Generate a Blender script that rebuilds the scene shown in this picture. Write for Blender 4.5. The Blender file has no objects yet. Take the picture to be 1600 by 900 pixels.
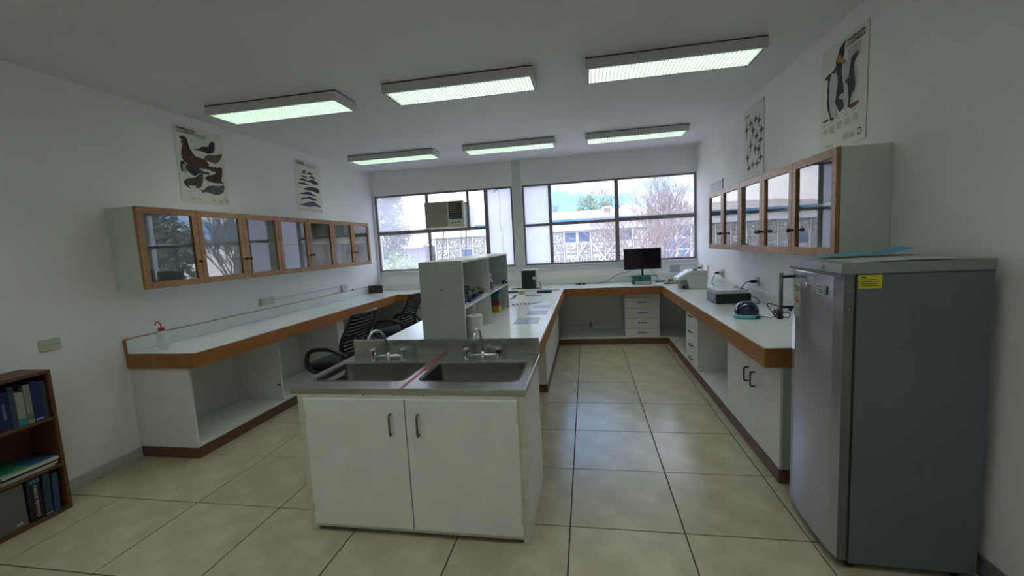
import bpy, bmesh, math, random
from mathutils import Vector, Matrix, Euler
random.seed(7)
SC = bpy.context.scene
COL = SC.collection
PI = math.pi

# ------------------------------------------------------------------ camera, sky, sun, exposure
CAM_H = 1.5563
right = Vector((0.983962, 0.17050325, -0.05241585)); up = Vector((0.03354962, 0.11170779, 0.9931746)); fwd = Vector((-0.17519475, 0.9790046, -0.10419591))
cam_data = bpy.data.cameras.new('camera')
cam = bpy.data.objects.new('camera', cam_data); COL.objects.link(cam)
cam_data.sensor_width = 36.0
cam_data.lens = 36.0 * 664.4847 / 1600.0
cam_data.clip_start = 0.02; cam_data.clip_end = 300
M3 = Matrix((right, up, -fwd)).transposed()
cam.matrix_world = Matrix.Translation((0, 0, CAM_H)) @ M3.to_4x4()
SC.camera = cam

SC.view_settings.view_transform = 'Standard'
SC.view_settings.look = 'None'
SC.view_settings.gamma = 1.0
SC.view_settings.exposure = 1.08
SC.view_settings.use_curve_mapping = False
SC.cycles.use_denoising = True
SC.cycles.max_bounces = 10
SC.cycles.diffuse_bounces = 6
SC.cycles.transparent_max_bounces = 16
SC.cycles.sample_clamp_indirect = 6.0
SC.cycles.caustics_reflective = False
SC.cycles.caustics_refractive = False

world = bpy.data.worlds.new('sky'); SC.world = world; world.use_nodes = True
wn = world.node_tree.nodes; wl = world.node_tree.links; wn.clear()
w_out = wn.new('ShaderNodeOutputWorld'); w_bg = wn.new('ShaderNodeBackground')
w_tc = wn.new('ShaderNodeTexCoord'); w_map = wn.new('ShaderNodeMapping'); w_map.inputs['Scale'].default_value = (1.0, 1.0, 3.2)
w_noise = wn.new('ShaderNodeTexNoise'); w_noise.inputs['Scale'].default_value = 2.6; w_noise.inputs['Detail'].default_value = 6; w_noise.inputs['Roughness'].default_value = 0.55
w_ramp = wn.new('ShaderNodeValToRGB'); w_ramp.color_ramp.elements[0].position = 0.40; w_ramp.color_ramp.elements[1].position = 0.53
w_ramp.color_ramp.elements[0].color = (0.17, 0.44, 0.95, 1); w_ramp.color_ramp.elements[1].color = (1.04, 1.0, 1.03, 1)
wl.new(w_tc.outputs['Generated'], w_map.inputs[0]); wl.new(w_map.outputs[0], w_noise.inputs['Vector'])
wl.new(w_noise.outputs['Fac'], w_ramp.inputs[0]); wl.new(w_ramp.outputs[0], w_bg.inputs[0]); wl.new(w_bg.outputs[0], w_out.inputs[0])
SKY_STRENGTH = 2.0
w_bg.inputs[1].default_value = SKY_STRENGTH

sun_data = bpy.data.lights.new('sun', 'SUN'); sun_data.energy = 2.5; sun_data.angle = 0.03; sun_data.color = (1.0, 0.95, 0.88)
sun = bpy.data.objects.new('sun', sun_data); COL.objects.link(sun)
sun.rotation_euler = Vector((0.80, 0.50, -0.85)).to_track_quat('-Z', 'Y').to_euler()
sun.location = (-5, -8, 12)
LAMP_EMIT = 5.8

# ------------------------------------------------------------------ materials
MATS = {}
def mat(name, col=(0.8, 0.8, 0.8), rough=0.5, metal=0.0, spec=0.5, emit=None, estr=1.0, noise=None, bump=None, coat=0.0, rnd=0.0, stretch=None):
    """principled material; noise=(scale, amount) varies the colour, bump=(scale, strength), rnd varies per object"""
    if name in MATS: return MATS[name]
    m = bpy.data.materials.new(name); m.use_nodes = True; n = m.node_tree.nodes; l = m.node_tree.links
    b = n['Principled BSDF']
    b.inputs['Base Color'].default_value = (*col, 1); b.inputs['Roughness'].default_value = rough
    b.inputs['Metallic'].default_value = metal; b.inputs['Specular IOR Level'].default_value = spec
    b.inputs['Coat Weight'].default_value = coat
    tc = n.new('ShaderNodeTexCoord'); mp = n.new('ShaderNodeMapping'); l.new(tc.outputs['Object'], mp.inputs[0])
    if stretch: mp.inputs['Scale'].default_value = stretch
    src = None
    if noise:
        t = n.new('ShaderNodeTexNoise'); t.inputs['Scale'].default_value = noise[0]; t.inputs['Detail'].default_value = 5
        l.new(mp.outputs[0], t.inputs['Vector'])
        r = n.new('ShaderNodeMapRange'); r.inputs['From Min'].default_value = 0.3; r.inputs['From Max'].default_value = 0.7
        r.inputs['To Min'].default_value = 1 - noise[1]; r.inputs['To Max'].default_value = 1 + noise[1]
        l.new(t.outputs['Fac'], r.inputs['Value']); src = r.outputs[0]
    if rnd:
        oi = n.new('ShaderNodeObjectInfo'); r2 = n.new('ShaderNodeMapRange')
        r2.inputs['To Min'].default_value = 1 - rnd; r2.inputs['To Max'].default_value = 1 + rnd
        l.new(oi.outputs['Random'], r2.inputs['Value'])
        if src:
            mu = n.new('ShaderNodeMath'); mu.operation = 'MULTIPLY'; l.new(src, mu.inputs[0]); l.new(r2.outputs[0], mu.inputs[1]); src = mu.outputs[0]
        else: src = r2.outputs[0]
    if src:
        vm = n.new('ShaderNodeVectorMath'); vm.operation = 'SCALE'; vm.inputs[0].default_value = col
        l.new(src, vm.inputs['Scale']); l.new(vm.outputs[0], b.inputs['Base Color'])
    if bump:
        t2 = n.new('ShaderNodeTexNoise'); t2.inputs['Scale'].default_value = bump[0]; t2.inputs['Detail'].default_value = 4
        l.new(mp.outputs[0], t2.inputs['Vector'])
        bp = n.new('ShaderNodeBump'); bp.inputs['Strength'].default_value = bump[1]; bp.inputs['Distance'].default_value = 0.01
        l.new(t2.outputs['Fac'], bp.inputs['Height']); l.new(bp.outputs[0], b.inputs['Normal'])
    if emit:
        b.inputs['Emission Color'].default_value = (*emit, 1); b.inputs['Emission Strength'].default_value = estr
    MATS[name] = m
    return m
def wood(name, c1, c2, stretch, rough=0.38, scale=9.0):
    m = bpy.data.materials.new(name); m.use_nodes = True; n = m.node_tree.nodes; l = m.node_tree.links
    b = n['Principled BSDF']; b.inputs['Roughness'].default_value = rough
    tc = n.new('ShaderNodeTexCoord'); mp = n.new('ShaderNodeMapping'); mp.inputs['Scale'].default_value = stretch
    t = n.new('ShaderNodeTexNoise'); t.inputs['Scale'].default_value = scale; t.inputs['Detail'].default_value = 6; t.inputs['Distortion'].default_value = 0.6
    r = n.new('ShaderNodeValToRGB'); r.color_ramp.elements[0].position = 0.32; r.color_ramp.elements[1].position = 0.68
    r.color_ramp.elements[0].color = (*c1, 1); r.color_ramp.elements[1].color = (*c2, 1)
    l.new(tc.outputs['Object'], mp.inputs[0]); l.new(mp.outputs[0], t.inputs['Vector']); l.new(t.outputs['Fac'], r.inputs[0]); l.new(r.outputs[0], b.inputs['Base Color'])
    MATS[name] = m; return m
def glass(name, tint=(0.95, 0.97, 0.96), refl=1.0, haze=0.0, haze_col=(0.8, 0.82, 0.9), ior=1.75, haze_scale=3.0):
    """thin pane: see-through plus mirror reflection by angle, optionally dusty (light caught in the dirt)"""
    m = bpy.data.materials.new(name); m.use_nodes = True; n = m.node_tree.nodes; l = m.node_tree.links; n.clear()
    o = n.new('ShaderNodeOutputMaterial'); tr = n.new('ShaderNodeBsdfTransparent'); tr.inputs[0].default_value = (*tint, 1)
    gl = n.new('ShaderNodeBsdfGlossy'); gl.inputs['Roughness'].default_value = 0.01; gl.inputs[0].default_value = (refl, refl, refl, 1)
    fr = n.new('ShaderNodeFresnel'); fr.inputs['IOR'].default_value = ior
    # a box pane is crossed twice: keep the reflection on faces seen from the front only
    ge = n.new('ShaderNodeNewGeometry'); sub = n.new('ShaderNodeMath'); sub.operation = 'SUBTRACT'; sub.inputs[0].default_value = 1.0
    l.new(ge.outputs['Backfacing'], sub.inputs[1]); mu = n.new('ShaderNodeMath'); mu.operation = 'MULTIPLY'
    l.new(sub.outputs[0], mu.inputs[0]); l.new(fr.outputs[0], mu.inputs[1])
    mx = n.new('ShaderNodeMixShader'); l.new(mu.outputs[0], mx.inputs[0]); 
    base = tr.outputs[0]
    if haze > 0:
        tl = n.new('ShaderNodeBsdfTranslucent'); tl.inputs[0].default_value = (*haze_col, 1)
        df = n.new('ShaderNodeBsdfDiffuse'); df.inputs[0].default_value = (*haze_col, 1)
        hm = n.new('ShaderNodeMixShader'); hm.inputs[0].default_value = 0.35; l.new(tl.outputs[0], hm.inputs[1]); l.new(df.outputs[0], hm.inputs[2])
        tc = n.new('ShaderNodeTexCoord'); nz = n.new('ShaderNodeTexNoise'); nz.inputs['Scale'].default_value = haze_scale; nz.inputs['Detail'].default_value = 3
        l.new(tc.outputs['Object'], nz.inputs['Vector'])
        mr = n.new('ShaderNodeMapRange'); mr.inputs['From Min'].default_value = 0.3; mr.inputs['From Max'].default_value = 0.7
        mr.inputs['To Min'].default_value = haze * 0.7; mr.inputs['To Max'].default_value = min(1, haze * 1.3)
        l.new(nz.outputs['Fac'], mr.inputs['Value'])
        ms = n.new('ShaderNodeMixShader'); l.new(mr.outputs[0], ms.inputs[0]); l.new(tr.outputs[0], ms.inputs[1]); l.new(hm.outputs[0], ms.inputs[2])
        base = ms.outputs[0]
    l.new(base, mx.inputs[1]); l.new(gl.outputs[0], mx.inputs[2]); l.new(mx.outputs[0], o.inputs[0])
    MATS[name] = m; return m

WALL = mat('wall_paint', (0.85, 0.835, 0.83), 0.75, spec=0.3, noise=(1.6, 0.03), bump=(60, 0.04))
CEIL = mat('ceiling_paint', (0.73, 0.72, 0.74), 0.85, spec=0.2, noise=(1.2, 0.03))
TILE = mat('floor_tile_glaze', (0.43, 0.375, 0.265), 0.24, spec=0.5, noise=(5.0, 0.13), bump=(9, 0.03), rnd=0.05)
GROUT = mat('grout', (0.055, 0.048, 0.04), 0.9)
LAM = mat('white_laminate', (0.74, 0.76, 0.73), 0.32, spec=0.5, noise=(3, 0.02))
LAMTOP = mat('worktop_laminate', (0.74, 0.78, 0.75), 0.17, spec=0.55, noise=(3, 0.02))
PAINTW = mat('white_painted_wood', (0.72, 0.73, 0.70), 0.42, noise=(7, 0.04), bump=(30, 0.05))
GREYP = mat('grey_green_panel', (0.46, 0.50, 0.48), 0.5, noise=(4, 0.04))
CABSIDE = mat('cabinet_side_panel', (0.62, 0.65, 0.61), 0.5, noise=(4, 0.04))
WOODY = wood('varnished_wood_along_depth', (0.29, 0.115, 0.027), (0.44, 0.19, 0.052), (14, 1.2, 14))
WOODX = wood('varnished_wood_along_width', (0.24, 0.095, 0.025), (0.38, 0.16, 0.048), (1.2, 14, 14))
WOODZ = wood('varnished_wood_upright', (0.21, 0.09, 0.032), (0.34, 0.15, 0.055), (14, 14, 1.2))
WOODF = wood('door_frame_wood', (0.31, 0.145, 0.05), (0.47, 0.235, 0.09), (10, 2.5, 4))
PLINTH = wood('dark_plinth_wood', (0.10, 0.048, 0.032), (0.17, 0.082, 0.052), (3, 3, 12), rough=0.45)
BOOKWOOD = wood('bookcase_wood', (0.075, 0.031, 0.012), (0.15, 0.062, 0.022), (8, 2, 8), rough=0.5)
KNOBW = mat('dark_knob_wood', (0.05, 0.015, 0.01), 0.2, coat=0.6)
FRAME = mat('window_frame_paint', (0.22, 0.19, 0.19), 0.5, noise=(14, 0.18))
TRIMW = mat('trim_white', (0.68, 0.70, 0.70), 0.4)
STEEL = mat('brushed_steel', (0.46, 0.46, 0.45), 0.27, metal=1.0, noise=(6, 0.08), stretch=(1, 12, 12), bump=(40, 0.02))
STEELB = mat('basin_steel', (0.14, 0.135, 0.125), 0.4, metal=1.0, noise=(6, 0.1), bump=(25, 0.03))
CHROME = mat('chrome', (0.75, 0.76, 0.78), 0.08, metal=1.0)
HANDLE = mat('grey_handle_metal', (0.16, 0.16, 0.165), 0.35, metal=0.7)
HANDLED = mat('dark_handle_metal', (0.05, 0.05, 0.052), 0.4, metal=0.5)
BLACKP = mat('black_plastic', (0.012, 0.012, 0.015), 0.35)
BLACKF = mat('black_fabric', (0.012, 0.012, 0.016), 0.85, bump=(200, 0.2))
SCREEN = mat('monitor_screen', (0.006, 0.005, 0.010), 0.12)
OUTLET = mat('cream_plastic', (0.55, 0.53, 0.43), 0.45)
WHITEP = mat('white_plastic', (0.66, 0.66, 0.64), 0.35)
INSTR = mat('instrument_casing', (0.55, 0.56, 0.53), 0.38)
INSTRG = mat('instrument_grey', (0.20, 0.19, 0.20), 0.45)
PAPER = mat('poster_paper', (0.74, 0.73, 0.63), 0.6)
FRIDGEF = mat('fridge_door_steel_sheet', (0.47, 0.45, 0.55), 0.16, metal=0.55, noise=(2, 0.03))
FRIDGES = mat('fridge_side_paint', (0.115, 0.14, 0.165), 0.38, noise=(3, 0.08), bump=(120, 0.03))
FRIDGET = mat('fridge_top_plastic', (0.22, 0.235, 0.24), 0.3)
GLASSC = glass('cabinet_glass', tint=(0.86, 0.90, 0.89), ior=2.1)
GLASSW = glass('window_glass_clear', tint=(0.93, 0.95, 0.97), haze=0.07)
GLASSD = glass('window_glass_dusty', tint=(0.92, 0.93, 0.97), haze=0.42, haze_col=(0.80, 0.81, 0.88), haze_scale=1.6)
GLASSP = glass('window_glass_light_dust', tint=(0.93, 0.95, 0.97), haze=0.20, haze_col=(0.82, 0.82, 0.9))
GLASSF = glass('window_glass_frosted', tint=(0.8, 0.85, 1.0), haze=0.97, haze_col=(0.93, 0.93, 0.99), haze_scale=0.8)

# ------------------------------------------------------------------ mesh helpers
def tag(o, label=None, cat=None, group=None, kind=None):
    if label: o['label'] = label
    if cat: o['category'] = cat
    if group: o['group'] = group
    if kind: o['kind'] = kind
    return o
def thing(name, label, cat, loc=(0, 0, 0), rz=0.0, group=None, kind=None):
    o = bpy.data.objects.new(name, None); COL.objects.link(o); o.empty_display_size = 0.1
    o.location = loc; o.rotation_euler = (0, 0, rz)
    return tag(o, label, cat, group, kind)
def wloc(o):
    v = Vector((0, 0, 0))
    while o is not None: v += Vector(o.location); o = o.parent
    return v
class MB:
    def __init__(s): s.v = []; s.f = []; s.sm = []
    def add(s, vs, fs, smooth=False):
        b = len(s.v); s.v += [Vector(p) for p in vs]; s.f += [[b + i for i in f] for f in fs]; s.sm += [smooth] * len(fs); return s
    def box(s, x0, x1, y0, y1, z0, z1):
        return s.add([(x0, y0, z0), (x1, y0, z0), (x1, y1, z0), (x0, y1, z0), (x0, y0, z1), (x1, y0, z1), (x1, y1, z1), (x0, y1, z1)],
                     [(0, 3, 2, 1), (4, 5, 6, 7), (0, 1, 5, 4), (1, 2, 6, 5), (2, 3, 7, 6), (3, 0, 4, 7)])
    def prism(s, pts, axis, a, b):
        """extrude a 2D outline along axis from a to b"""
        n = len(pts)
        def P(p, t):
            return {'x': (t, p[0], p[1]), 'y': (p[0], t, p[1]), 'z': (p[0], p[1], t)}[axis]
        vs = [P(p, a) for p in pts] + [P(p, b) for p in pts]
        fs = [tuple(range(n)), tuple(range(2 * n - 1, n - 1, -1))] + [(i, (i + 1) % n, n + (i + 1) % n, n + i) for i in range(n)]
        return s.add(vs, fs)
    def tube(s, pts, r, n=8, r_end=None, cap=True, smooth=True):
        pts = [Vector(p) for p in pts]; rs = r if isinstance(r, (list, tuple)) else [r + (0 if r_end is None else (r_end - r) * i / (len(pts) - 1)) for i in range(len(pts))]
        vs = []; fs = []; prev = None
        for i, p in enumerate(pts):
            d = (pts[min(i + 1, len(pts) - 1)] - pts[max(i - 1, 0)]).normalized()
            if prev is None:
                a = Vector((0, 0, 1)) if abs(d.z) < 0.9 else Vector((1, 0, 0)); u = d.cross(a).normalized()
            else:
                u = (prev - d * prev.dot(d)); u = u.normalized() if u.length > 1e-6 else d.orthogonal().normalized()
            prev = u; w = d.cross(u)
            for k in range(n):
                t = 2 * PI * k / n; vs.append(p + (u * math.cos(t) + w * math.sin(t)) * rs[i])
        for i in range(len(pts) - 1):
            for k in range(n): fs.append((i * n + k, i * n + (k + 1) % n, (i + 1) * n + (k + 1) % n, (i + 1) * n + k))
        s.add(vs, fs, smooth)
        if cap:
            b = len(s.v) - len(vs); s.f.append([b + k for k in range(n)][::-1]); s.sm.append(False)
            s.f.append([b + (len(pts) - 1) * n + k for k in range(n)]); s.sm.append(False)
        return s
    def lathe(s, c, prof, n=16, axis=Vector((0, 0, 1)), smooth=True, cap=True):
        """profile of (radius, height) turned about axis through c"""
        axis = Vector(axis).normalized(); u = axis.orthogonal().normalized(); w = axis.cross(u); c = Vector(c); vs = []; fs = []
        for r, h in prof:
            for k in range(n):
                t = 2 * PI * k / n; vs.append(c + axis * h + (u * math.cos(t) + w * math.sin(t)) * max(r, 1e-5))
        m = len(prof)
        for i in range(m - 1):
            for k in range(n): fs.append((i * n + k, i * n + (k + 1) % n, (i + 1) * n + (k + 1) % n, (i + 1) * n + k))
        s.add(vs, fs, smooth); b = len(s.v) - len(vs)
        if cap and prof[0][0] > 1e-4: s.f.append([b + k for k in range(n)][::-1]); s.sm.append(False)
        if cap and prof[-1][0] > 1e-4: s.f.append([b + (m - 1) * n + k for k in range(n)]); s.sm.append(False)
        return s
    def build(s, name, m, parent=None, world=True, bev=0.0, label=None, seg=2, fix=True, **kw):
        me = bpy.data.meshes.new(name)
        off = wloc(parent) if (world and parent is not None) else Vector((0, 0, 0))
        me.from_pydata([tuple(p - off) for p in s.v], [], s.f); me.validate(); 
        if fix:
            bm = bmesh.new(); bm.from_mesh(me); bmesh.ops.recalc_face_normals(bm, faces=bm.faces[:]); bm.to_mesh(me); bm.free()
        if len(me.polygons) == len(s.sm):
            me.polygons.foreach_set('use_smooth', s.sm)
        me.materials.append(m); me.update()
        o = bpy.data.objects.new(name, me); COL.objects.link(o)
        if parent is not None: o.parent = parent
        if bev > 0:
            md = o.modifiers.new('bevel', 'BEVEL'); md.width = bev; md.segments = seg; md.limit_method = 'ANGLE'; md.angle_limit = math.radians(40)
        if label: o['label'] = label
        return tag(o, None, kw.get('cat'), kw.get('group'), kw.get('kind'))
def bx(name, m, parent, x0, x1, y0, y1, z0, z1, bev=0.0, **kw):
    return MB().box(x0, x1, y0, y1, z0, z1).build(name, m, parent, bev=bev, **kw)
def copy_tree(o, parent=None):
    c = o.copy(); COL.objects.link(c); c.parent = parent
    if parent is not None: c.matrix_parent_inverse = o.matrix_parent_inverse.copy()
    for ch in list(o.children): copy_tree(ch, c)
    return c
def spline(pts, k=6, closed=False):
    """Catmull-Rom through the points"""
    P = [Vector(p) for p in pts]; n = len(P); out = []
    rng = range(n) if closed else range(n - 1)
    for i in rng:
        p0 = P[(i - 1) % n] if closed else P[max(i - 1, 0)]; p1 = P[i]; p2 = P[(i + 1) % n]; p3 = P[(i + 2) % n] if closed else P[min(i + 2, n - 1)]
        for j in range(k):
            t = j / k
            out.append(0.5 * ((2 * p1) + (p2 - p0) * t + (2 * p0 - 5 * p1 + 4 * p2 - p3) * t * t + (3 * p1 - p0 - 3 * p2 + p3) * t ** 3))
    if not closed: out.append(P[-1])
    return out
def flat_shape(name, pts, m, parent, z, smooth=True, k=4):
    """flat printed shape in the local xy plane of its sheet"""
    p2 = [Vector((a, b, 0)) for a, b in pts]
    if smooth: p2 = spline(p2, k, True)
    bm = bmesh.new(); vs = [bm.verts.new((p.x, p.y, z)) for p in p2]
    es = [bm.edges.new((vs[i], vs[(i + 1) % len(vs)])) for i in range(len(vs))]
    bmesh.ops.triangle_fill(bm, use_beauty=True, use_dissolve=False, edges=es, normal=(0, 0, 1))
    for f in bm.faces:
        if f.normal.z < 0: f.normal_flip()
    me = bpy.data.meshes.new(name); bm.to_mesh(me); bm.free(); me.materials.append(m)
    o = bpy.data.objects.new(name, me); COL.objects.link(o); o.parent = parent; return o
def text(name, s, size, m, parent, loc, rot=(0, 0, 0), depth=0.0, align='LEFT', sx=1.0, bold=0.0):
    cu = bpy.data.curves.new(name, 'FONT'); cu.body = s; cu.size = size; cu.align_x = align; cu.extrude = depth; cu.offset = bold; cu.resolution_u = 2
    t = bpy.data.objects.new('tmp_text', cu); COL.objects.link(t)
    bpy.context.view_layer.update()
    me = bpy.data.meshes.new_from_object(t.evaluated_get(bpy.context.evaluated_depsgraph_get()))
    bpy.data.objects.remove(t); bpy.data.curves.remove(cu)
    me.materials.clear(); me.materials.append(m)
    o = bpy.data.objects.new(name, me); COL.objects.link(o); o.parent = parent; o.location = loc; o.rotation_euler = rot; o.scale = (sx, 1, 1)
    return o
def arc_handle(name, m, parent, p0, p1, out, r=0.005, label=None):
    """bow handle from p0 to p1 standing off by the vector out"""
    a, b, d = Vector(p0), Vector(p1), Vector(out); e = (b - a) * 0.08
    return MB().tube([a, a + d * 0.8, a + d + e, b + d - e, b + d * 0.8, b], r, 6).build(name, m, parent, label=label)

# ------------------------------------------------------------------ room shell
XL, XR, YB, YF, ZC = -3.591, 1.668, 6.92, -1.75, 2.873
WT = 0.16
floor = MB().box(XL - WT, XR + WT, YF - WT, YB + WT, -0.16, -0.006).build('floor', GROUT, kind='structure')
TX, TY, X0, Y0 = 0.5975, 0.6, -0.1376, 2.1908
tile_mesh = None
gx = [X0 + i * TX for i in range(-7, 5)]; gy = [Y0 + j * TY for j in range(-8, 9)]
full = None
for i in range(len(gx) - 1):
    for j in range(len(gy) - 1):
        a, b, c, d = max(gx[i], XL), min(gx[i + 1], XR), max(gy[j], YF), min(gy[j + 1], YB)
        if b - a < 0.02 or d - c < 0.02: continue
        g = 0.0034
        if abs(b - a - TX) < 1e-4 and abs(d - c - TY) < 1e-4 and full is not None:
            t = full.copy(); COL.objects.link(t); t.location = (a, c, 0)
        else:
            t = MB().box(g, b - a - g, g, d - c - g, -0.006, 0).build('tile', TILE, floor, world=False, bev=0.0015, seg=1)
            t.location = (a, c, 0)
            if abs(b - a - TX) < 1e-4 and abs(d - c - TY) < 1e-4: full = t
MB().box(XL - WT, XR + WT, YF - WT, YB + WT, ZC, ZC + 0.2).build('ceiling', CEIL, kind='structure')
MB().box(XL - WT, XL, YF, YB + WT, -0.15, ZC).build('wall_left', WALL, kind='structure')
MB().box(XR, XR + WT, YF, YB + WT, -0.15, ZC).build('wall_right', WALL, kind='structure')
MB().box(XL, XR, YF - WT, YF, -0.15, ZC).build('wall_front', WALL, kind='structure')
ZW0, ZW1 = 1.18, 2.476
W1, W2 = (-3.555, -1.155), (-0.994, 1.66)
wb = MB()
wb.box(XL, XR, YB, YB + WT, -0.15, ZW0).box(XL, XR, YB, YB + WT, ZW1, ZC)
wb.box(XL, W1[0], YB, YB + WT, ZW0, ZW1).box(W1[1], W2[0], YB, YB + WT, ZW0, ZW1).box(W2[1], XR, YB, YB + WT, ZW0, ZW1)
wb.build('wall_back', WALL, kind='structure')
bx('trim_1', CABSIDE, None, -1.145, -1.005, YB - 0.022, YB, ZW0, ZC, kind='structure')            # pillar face between the windows
bx('trim_2', TRIMW, None, XL, XL + 0.03, YB - 0.035, YB - 0.002, 0.87, 2.49, 0.004, kind='structure')   # white corner conduit
bx('trim_3', TRIMW, None, XL + 0.03, XR, YB - 0.018, YB - 0.001, 1.095, 1.112, 0.002, kind='structure')
bx('trim_4', TRIMW, None, XL + 0.03, XR, YB - 0.03, YB - 0.001, ZW0 - 0.02, ZW0 - 0.002, 0.003, kind='structure')
BASE = mat('baseboard_paint', (0.52, 0.52, 0.48), 0.5, noise=(8, 0.06))
BASEG = mat('baseboard_grey', (0.20, 0.20, 0.20), 0.5, noise=(8, 0.06))
bx('baseboard_left', BASE, None, XL, XL + 0.012, YF, 2.70, 0, 0.085, 0.002, kind='structure')
bx('baseboard_right', BASEG, None, XR - 0.012, XR, YF, 2.68, 0, 0.085, 0.002, kind='structure')

# windows: frame, mullions, transoms, panes
def win(name, x0, x1, mull, trans, panes):
    w = thing(name, None, None, (0, YB, 0), kind='structure')
    y0, y1 = YB + 0.005, YB + 0.05
    f = MB(); t = 0.028
    f.box(x0, x1, y0, y1, ZW1 - t, ZW1).box(x0, x1, y0, y1, ZW0, ZW0 + t).box(x0, x0 + t, y0, y1, ZW0 + t, ZW1 - t).box(x1 - t, x1, y0, y1, ZW0 + t, ZW1 - t)
    f.build('window_frame', FRAME, w)
    for (x, wd, z0, z1) in mull: bx('mullion', FRAME, w, x - wd / 2, x + wd / 2, y0 - 0.006, y1 - 0.004, z0, z1, 0.003)
    for (a, b, z, h) in trans: bx('transom', FRAME, w, a, b, y0 - 0.01, y1 - 0.002, z - h / 2, z + h / 2, 0.003)
    for (a, b, z0, z1, m, lab) in panes: bx('pane', m, w, a, b, YB + 0.022, YB + 0.026, z0, z1, label=lab)
    return w
zt = 1.838
win('window_1', W1[0], W1[1],
    [(-2.62, 0.045, zt, ZW1 - 0.02), (-2.612, 0.04, ZW0 + 0.02, zt), (-1.91, 0.04, zt, ZW1 - 0.02), (-1.602, 0.06, ZW0 + 0.02, ZW1 - 0.02)],
    [(W1[0] + 0.02, -2.60, zt, 0.062), (-2.60, -1.63, zt, 0.045)],
    [(W1[0] + 0.02, -2.64, zt + 0.03, ZW1 - 0.025, GLASSD, 'dusty pane with a hazy view of the tree'), (W1[0] + 0.02, -2.63, ZW0 + 0.025, zt - 0.03, GLASSP, None),
     (-2.6, -1.93, 2.305, ZW1 - 0.025, GLASSP, 'narrow clear strip above the air conditioner'), (-1.89, -1.63, zt + 0.02, ZW1 - 0.025, GLASSW, None),
     (-2.593, -1.63, ZW0 + 0.025, zt - 0.02, GLASSW, None), (-1.575, W1[1] - 0.025, ZW0 + 0.025, ZW1 - 0.025, GLASSF, 'tall frosted pane')])
win('window_2', W2[0], W2[1],
    [(-0.55, 0.05, ZW0 + 0.02, ZW1 - 0.02), (0.488, 0.062, ZW0 + 0.02, ZW1 - 0.02)],
    [(W2[0] + 0.02, -0.575, zt - 0.008, 0.04), (-0.53, 0.46, zt - 0.006, 0.045), (0.515, W2[1] - 0.02, zt + 0.004, 0.06)],
    [(W2[0] + 0.025, -0.572, zt + 0.012, ZW1 - 0.025, GLASSF, 'frosted pane'), (W2[0] + 0.025, -0.572, ZW0 + 0.025, zt - 0.025, GLASSF, 'frosted pane'),
     (-0.528, 0.46, zt + 0.012, ZW1 - 0.025, GLASSW, None), (-0.528, 0.46, ZW0 + 0.025, zt - 0.025, GLASSW, None),
     (0.517, W2[1] - 0.025, zt + 0.03, ZW1 - 0.025, GLASSW, None), (0.517, W2[1] - 0.025, ZW0 + 0.025, zt - 0.025, GLASSW, None)])
w1 = bpy.data.objects['window_1']; w2 = bpy.data.objects['window_2']
MB().tube([(-1.46, YB - 0.01, 2.40), (-1.38, YB - 0.035, 2.445), (-1.30, YB - 0.01, 2.45)], 0.007, 6).build('window_latch', FRAME, w1)
MB().box(-3.10, -3.06, YB - 0.02, YB + 0.0, zt - 0.012, zt + 0.012).build('window_latch', FRAME, w1)
MB().box(1.02, 1.10, YB - 0.022, YB - 0.002, zt + 0.0, zt + 0.016).build('window_latch', FRAME, w2)
# crack repaired down the tall frosted pane
MB().tube(spline([(-1.38, YB + 0.021, 2.44), (-1.37, YB + 0.021, 2.2), (-1.385, YB + 0.021, 1.9), (-1.35, YB + 0.021, 1.65), (-1.36, YB + 0.021, 1.25)]), 0.0025, 5).build('crack_line', mat('crack_grey', (0.3, 0.3, 0.4), 0.6), w1)

# ceiling lamps: housing, louvre, glowing diffuser
LHOUSE = mat('lamp_housing', (0.62, 0.62, 0.62), 0.5)
LEDGE = mat('lamp_shadow_gap', (0.03, 0.03, 0.03), 0.8)
DIFF = mat('lamp_diffuser', (0.6, 0.7, 0.6), 0.5, emit=(0.93, 1.0, 0.97), estr=LAMP_EMIT)
LOUV = mat('lamp_louvre', (0.35, 0.41, 0.36), 0.4)
LOUVE = mat('lamp_end_bracket', (0.25, 0.24, 0.18), 0.5)
def lamp(x0, x1, y0, y1, label):
    L = thing('ceiling_lamp', label, 'lamp', ((x0 + x1) / 2, (y0 + y1) / 2, ZC), group='fluorescent ceiling lamps')
    zb = 2.794; t = 0.014
    h = MB().box(x0, x1, y0, y0 + t, zb, ZC - 0.009).box(x0, x1, y1 - t, y1, zb, ZC - 0.009).box(x0, x0 + t, y0 + t, y1 - t, zb, ZC - 0.009).box(x1 - t, x1, y0 + t, y1 - t, zb, ZC - 0.009)
    h.build('housing', LHOUSE, L)
    bx('shadow_gap_strip', LEDGE, L, x0 + 0.001, x1 - 0.001, y0 + 0.001, y1 - 0.001, ZC - 0.009, ZC - 0.0005)  # near-black slab: painted shade of the gap between housing and ceiling
    bx('diffuser', DIFF, L, x0 + t, x1 - t, y0 + t, y1 - t, zb + 0.026, zb + 0.034)
    lv = MB(); n = 42
    for k in range(1, n):
        x = x0 + t + (x1 - x0 - 2 * t) * k / n
        lv.box(x - 0.0015, x + 0.0015, y0 + t, y1 - t, zb + 0.001, zb + 0.024)
    for k in range(1, 8):
        y = y0 + (y1 - y0) * k / 8; lv.box(x0 + t, x1 - t, y - 0.001, y + 0.001, zb + 0.003, zb + 0.023)
    lv.build('louvre', LOUV, L, kind='stuff')
    for sx in (x0 + t, x1 - t - 0.012): bx('end_bracket', LOUVE, L, sx, sx + 0.012, y0 + t, y1 - t, zb + 0.001, zb + 0.012)
    return L
rows = [(3.315, 3.632), (5.565, 5.858), (1.07, 1.385), (-1.17, -0.86)]
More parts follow.
